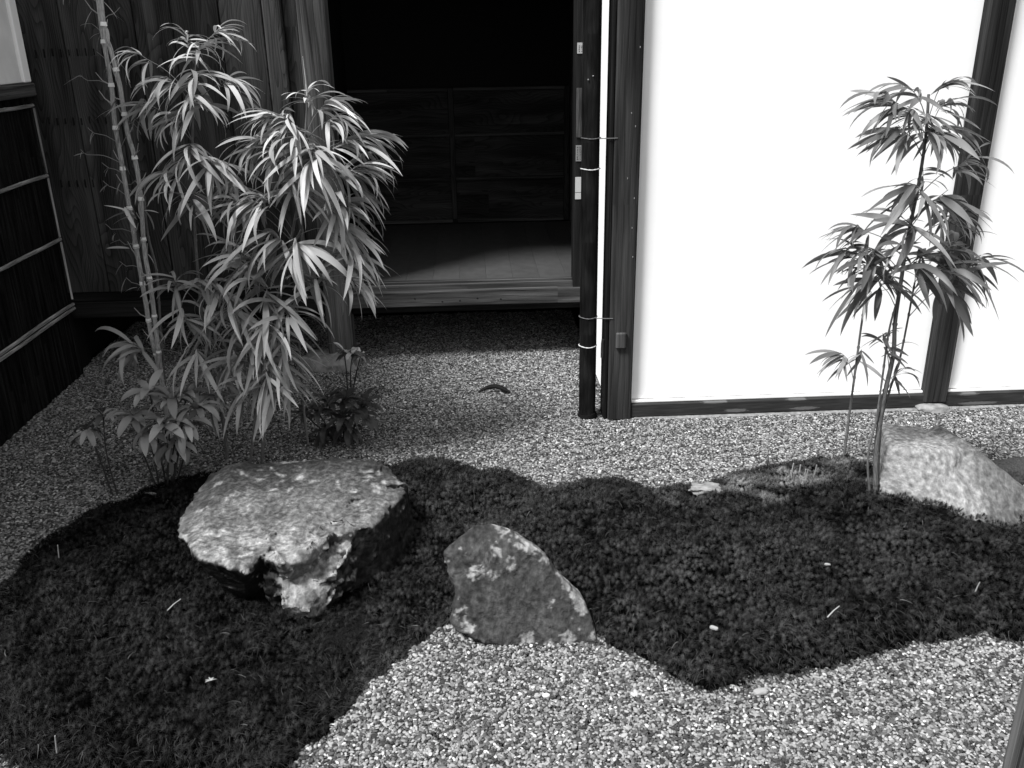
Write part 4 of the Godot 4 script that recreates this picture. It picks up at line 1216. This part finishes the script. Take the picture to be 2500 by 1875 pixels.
# ------------------------------------------------------------------ bamboo
func make_bamboo() -> void:
	blades = fine_blades
	var foot := middle_culm[0]
	var a := thing("bamboo", "tall drooping bamboo in the middle of the left clump with its tuft highest", "bamboo", Vector3(foot.x, 0, foot.z), "bamboo in the left clump")
	var at := Transform3D(Basis(), -a.position)
	var path := smooth_path(middle_culm, 0.05)
	part("culm", culm_mesh(middle_culm, 0.007, 0.004, 0.16), M.cane_dark, a, at)
	local_tufts(a, middle_tufts, [path], M.leaf)
	foot = right_culm[0]
	a = thing("bamboo", "dense drooping bamboo at the right of the left clump before the house post", "bamboo", Vector3(foot.x, 0, foot.z), "bamboo in the left clump")
	at = Transform3D(Basis(), -a.position)
	var p2 := smooth_path(right_culm_thin, 0.05)
	path = smooth_path(right_culm, 0.05)
	part("culm", culm_mesh(right_culm, 0.007, 0.004, 0.16), M.cane_dark, a, at)
	var spike := right_culm[right_culm.size() - 1]
	part("shoot", tube(PackedVector3Array([spike, spike + Vector3(0.0, 0.06, 0), spike + Vector3(-0.002, 0.13, 0.0)]), 0.0028, 0.0008, 6), M.cane, a, at)
	local_tufts(a, right_tufts, [path], M.leaf)
	foot = low_culm[0]
	a = thing("bamboo", "lower bamboo hanging over the gravel behind the flat boulder", "bamboo", Vector3(foot.x, 0, foot.z), "bamboo in the left clump")
	at = Transform3D(Basis(), -a.position)
	part("culm", culm_mesh(low_culm, 0.006, 0.004, 0.16), M.cane_dark, a, at)
	part("culm", culm_mesh(right_culm_thin, 0.005, 0.003, 0.16), M.cane_dark, a, at)
	local_tufts(a, low_tufts, [smooth_path(low_culm, 0.05), p2], M.leaf, 0.1, 2.8)
	blades = short_blades
	foot = bare_culm_a[0]
	a = thing("bamboo", "nearly bare pale bamboo canes at the left of the clump beside the fence", "bamboo", Vector3(foot.x, 0, foot.z), "bamboo in the left clump")
	at = Transform3D(Basis(), -a.position)
	part("culm", culm_mesh(bare_culm_a, 0.0095, 0.0075, 0.145, 1.35), M.cane, a, at)
	part("culm", culm_mesh(bare_culm_b, 0.0095, 0.0075, 0.15, 1.35), M.cane, a, at)
	part("culm", culm_mesh(bare_culm_c, 0.006, 0.004, 0.13, 1.3), M.cane_dark, a, at)
	local_tufts(a, bare_cane_tufts, [smooth_path(bare_culm_a, 0.05), smooth_path(bare_culm_b, 0.05)], M.leaf + M.dry_leaf, 0.02, 0.8)
	for q in [[bare_culm_a, 0.145], [bare_culm_b, 0.15]]:
		var fp := smooth_path(q[0], 0.006)
		var run := 0.0
		var next: float = q[1]
		for k in range(1, fp.size() - 2):
			run += fp[k].distance_to(fp[k - 1])
			if run >= next:
				next += q[1]
				var d := (fp[k + 1] - fp[k]).normalized()
				part("node_sheath", tube(PackedVector3Array([fp[k] - d * 0.004, fp[k] + d * 0.002, fp[k] + d * 0.009]), 0.0118, 0.0098, 9), M.sheath, a, at)
	# stubs of old side twigs and dry sheaths at the nodes
	for q in [bare_culm_a, bare_culm_b]:
		var sp := smooth_path(q, 0.07)
		for k in range(4, sp.size()):
			var d := Vector3(rng.randf_range(-1, 1), rng.randf_range(0.4, 1.2), rng.randf_range(-0.2, 1)).normalized()
			if k % 2 == 1 and rng.randf() < 0.6: continue
			var l := rng.randf_range(0.025, 0.06)
			part("twig", tube(PackedVector3Array([sp[k], sp[k] + d * l * 0.6, sp[k] + (d + Vector3(0, 0.3, 0)) * l]), 0.0026, 0.0012, 5), M.cane, a, at)
			if k % 2 == 0: add_leaf(a, sp[k] - a.position + d * l * 0.5, rng.randf() * TAU, -60.0, rng.randf_range(0.05, 0.08), 0.0, M.dry_leaf[k % 4 / 2])
	# right hand bamboo
	blades = wide_blades
	foot = wall_culm[0]
	a = thing("bamboo", "tall leafy bamboo before the white wall beside the pale boulder", "bamboo", Vector3(foot.x, 0, foot.z), "bamboo before the white wall")
	at = Transform3D(Basis(), -a.position)
	part("culm", culm_mesh(wall_culm, 0.0095, 0.004, 0.115, 1.3), M.cane_dark, a, at)
	part("culm", culm_mesh(wall_culm_thin, 0.004, 0.003, 0.09, 1.3), M.cane_dark, a, at)
	part("culm", culm_mesh(wall_culm_third, 0.004, 0.003, 0.09, 1.3), M.cane_dark, a, at)
	local_tufts(a, wall_side_tufts, [smooth_path(wall_culm, 0.05), smooth_path(wall_culm_third, 0.05)], M.leaf_dark, 0.1, 2.3)
	foot = thin_culm[0]
	a = thing("bamboo", "thin single bamboo cane with one fan of leaves left of the leafy one", "bamboo", Vector3(foot.x, 0, foot.z), "bamboo before the white wall")
	at = Transform3D(Basis(), -a.position)
	part("culm", culm_mesh(thin_culm, 0.005, 0.0035, 0.12, 1.3), M.cane_dark, a, at)
	local_tufts(a, thin_cane_tufts, [smooth_path(thin_culm, 0.05)], M.leaf_dark)

func local_tufts(a: Node3D, rows: Array, paths: Array, m: Array, lift := 0.1, dense := 2.6) -> void:
	var o := a.position
	var rr := []
	for r in rows:
		var q = r.duplicate()
		q[0] -= o.x
		q[1] -= o.y
		q[2] -= o.z
		rr.append(q)
	var pp := []
	for p in paths:
		var l := PackedVector3Array()
		for v in p: l.append(v - o)
		pp.append(l)
	tufts(a, rr, pp, m, lift, dense)

# ------------------------------------------------------------------ low shrubs
func make_shrubs() -> void:
	var list := [[front_whorls, Vector3(-1.2, 0.02, -3.08), "glossy low shrub with whorled leaves beside the flat boulder", M.shrub], [back_whorls, Vector3(-0.57, 0.02, -3.42), "dark low shrub with whorled leaves behind the flat boulder", M.shrub_dark], [far_whorls, Vector3(-0.63, 0.0, -4.02), "small seedling shrub on the gravel before the foundation stone", M.shrub_dark + M.shrub], [left_whorls, Vector3(-1.34, 0.0, -3.0), "thin small shrub standing over the gravel near the bark fence", M.shrub_dark + M.shrub], [low_whorls, Vector3(-1.12, 0.04, -2.86), "short seedling with pale tips at the left foot of the flat boulder", M.shrub]]
	for l in list:
		var a := thing("shrub", l[2], "shrub", l[1], "low whorled shrubs around the left clump")
		var rows := []
		for r in l[0]:
			var q = r.duplicate()
			q[0] -= a.position.x
			q[1] -= a.position.y
			q[2] -= a.position.z
			rows.append(q)
		whorl_plant(a, rows, Vector3.ZERO, l[3])

# ------------------------------------------------------------------ small things
func make_small_things() -> void:
	var peb := [[0.707, -1.82, 0.016, "big white oblong pebble lying at the front rim of the moss"], [0.628, -2.0, 0.010, "white pebble caught in the moss slope near its front bulge"], [1.275, -1.90, 0.012, "pale squarish pebble at the right end of the moss rim"], [1.027, -2.23, 0.007, "tiny white pebble on the middle of the right moss mound"]]
	for q in peb:
		var s: float = q[2]
		var o := part("pebble", blob_mesh(Vector3.ZERO, Vector3(s * 1.25, s * 0.5, s * 0.6), int(q[0] * 1000), 0.12, s * 0.2), M.paper[3], self, Transform3D(Basis(Vector3.UP, q[0] * 9.0), Vector3(q[0], ground_at(q[0], q[1]) + s * 0.6 + 0.003, q[1])))
		tag(o, q[3], "pebble", "pale pebbles along the moss")
	var flat := part("buried_stone", blob_mesh(Vector3(0.80, ground_at(0.8, -2.76) + 0.012, -2.76), Vector3(0.055, 0.014, 0.03), 141, 0.25, 0.006), M.footing, self)
	tag(flat, "flat pale stone showing through the moss", "stone")
	# dark curl of bark on the gravel
	var st := SurfaceTool.new()
	st.begin(Mesh.PRIMITIVE_TRIANGLES)
	var path := PackedVector3Array()
	var rr := PackedFloat32Array()
	for k in 12:
		var t := k / 11.0
		path.append(Vector3(-0.075 + 0.15 * t, 0.014 + 0.02 * sin(t * PI), -0.02 * sin(t * PI) + 0.02 * t * t))
		rr.append(0.004 + 0.009 * pow(sin(PI * clampf(t * 0.95 + 0.02, 0, 1)), 0.8) * (0.6 + 0.5 * t))
	add_tube(st, path, rr, 7)
	var curl := part("bark_curl", st.commit(), M.dark_wood, self, Transform3D(Basis(), Vector3(0.085, 0.0, -3.96)))
	tag(curl, "dark curled piece of bark lying on the gravel before the veranda", "bark")
	# pale stubs in the dry patch
	var stubs := thing("cut_stubs", "cluster of pale cut stalks in the dry patch of moss", "stalks", Vector3(1.186, ground_at(1.186, -2.86), -2.86))
	for k in 7:
		var b := Vector3(rng.randf_range(-0.05, 0.06), -0.01, rng.randf_range(-0.03, 0.04))
		var d := Vector3(rng.randf_range(-0.3, 0.3), 1, rng.randf_range(-0.1, 0.2)).normalized() * rng.randf_range(0.03, 0.055)
		part("stalk", tube(PackedVector3Array([b, b + d * 0.5, b + d]), 0.003, 0.0022, 6), M.dry_leaf[k % 2], stubs)
	var tw := [[-0.944, -2.28, 0.05, -0.7, "short pale stick on the moss below the flat boulder"], [-1.35, -2.52, 0.05, 1.4, "thin upright pale stem in the moss at far left"], [-1.02, -1.70, 0.055, 1.3, "pale curved stalk with ragged tip at the bottom left of the moss"], [1.425, -2.12, 0.035, 1.5, "thin pale twig on the right end of the moss"], [1.394, -2.74, 0.04, 0.4, "pale twig at the foot of the leafy bamboo"], [0.95, -2.02, 0.05, -0.5, "long pale grass stem lying on the front of the right moss mound"]]
	for q in tw:
		var l: float = q[2]
		var d := Vector3(cos(q[3]) * 0.8, 0.35, sin(q[3]) * 0.8).normalized() * l if absf(q[3]) < 1.2 else Vector3(0.15, 1.0, 0.1) * l
		var o := part("twig", tube(PackedVector3Array([Vector3.ZERO, d * 0.5 + Vector3(0, 0.003, 0), d]), 0.0022, 0.0014, 6), M.dry_leaf[0], self, Transform3D(Basis(), Vector3(q[0], ground_at(q[0], q[1]) + 0.004, q[1])))
		tag(o, q[4], "twig", "pale twigs on the moss")
	for q in [[1.374, -1.93, "small star-shaped fallen leaf at the right end of the moss rim"], [1.282, -1.935, "star-shaped fallen leaf lying flat beside the pale squarish pebble"], [-0.72, -1.93, "tiny pale fallen leaf on the lower left moss"]]:
		var o := thing("fallen_leaf", q[2], "leaf", Vector3(q[0], ground_at(q[0], q[1]) + 0.012, q[1]), "fallen leaves on the moss")
		for k in 5:
			part("lobe", oval_leaves[k], M.shrub[2] if q[0] > 0 else M.dry_leaf[0], o, Transform3D((Basis(Vector3.UP, k * 0.85 + 0.4) * Basis(Vector3.BACK, 0.4)).scaled(Vector3(0.018, 0.01, 0.012)), Vector3.ZERO))
	# post of the passage the view is taken from
	var p := thing("passage_post", "pale grey timber post close by at the bottom right corner", "post", Vector3(0.82, 0, -1.0))
	var at := Transform3D(Basis(), -p.position)
	part("shaft", box(Vector3(0.806, 0.0, -1.05), Vector3(0.92, 2.9, -0.955), 0.006, Vector2(0.3, 2.0)), M.post, p, at)
	part("edge_strip", box(Vector3(0.789, 0.0, -1.03), Vector3(0.8055, 2.9, -0.965), 0.004, Vector2(0.3, 2.0)), M.rail, p, at)
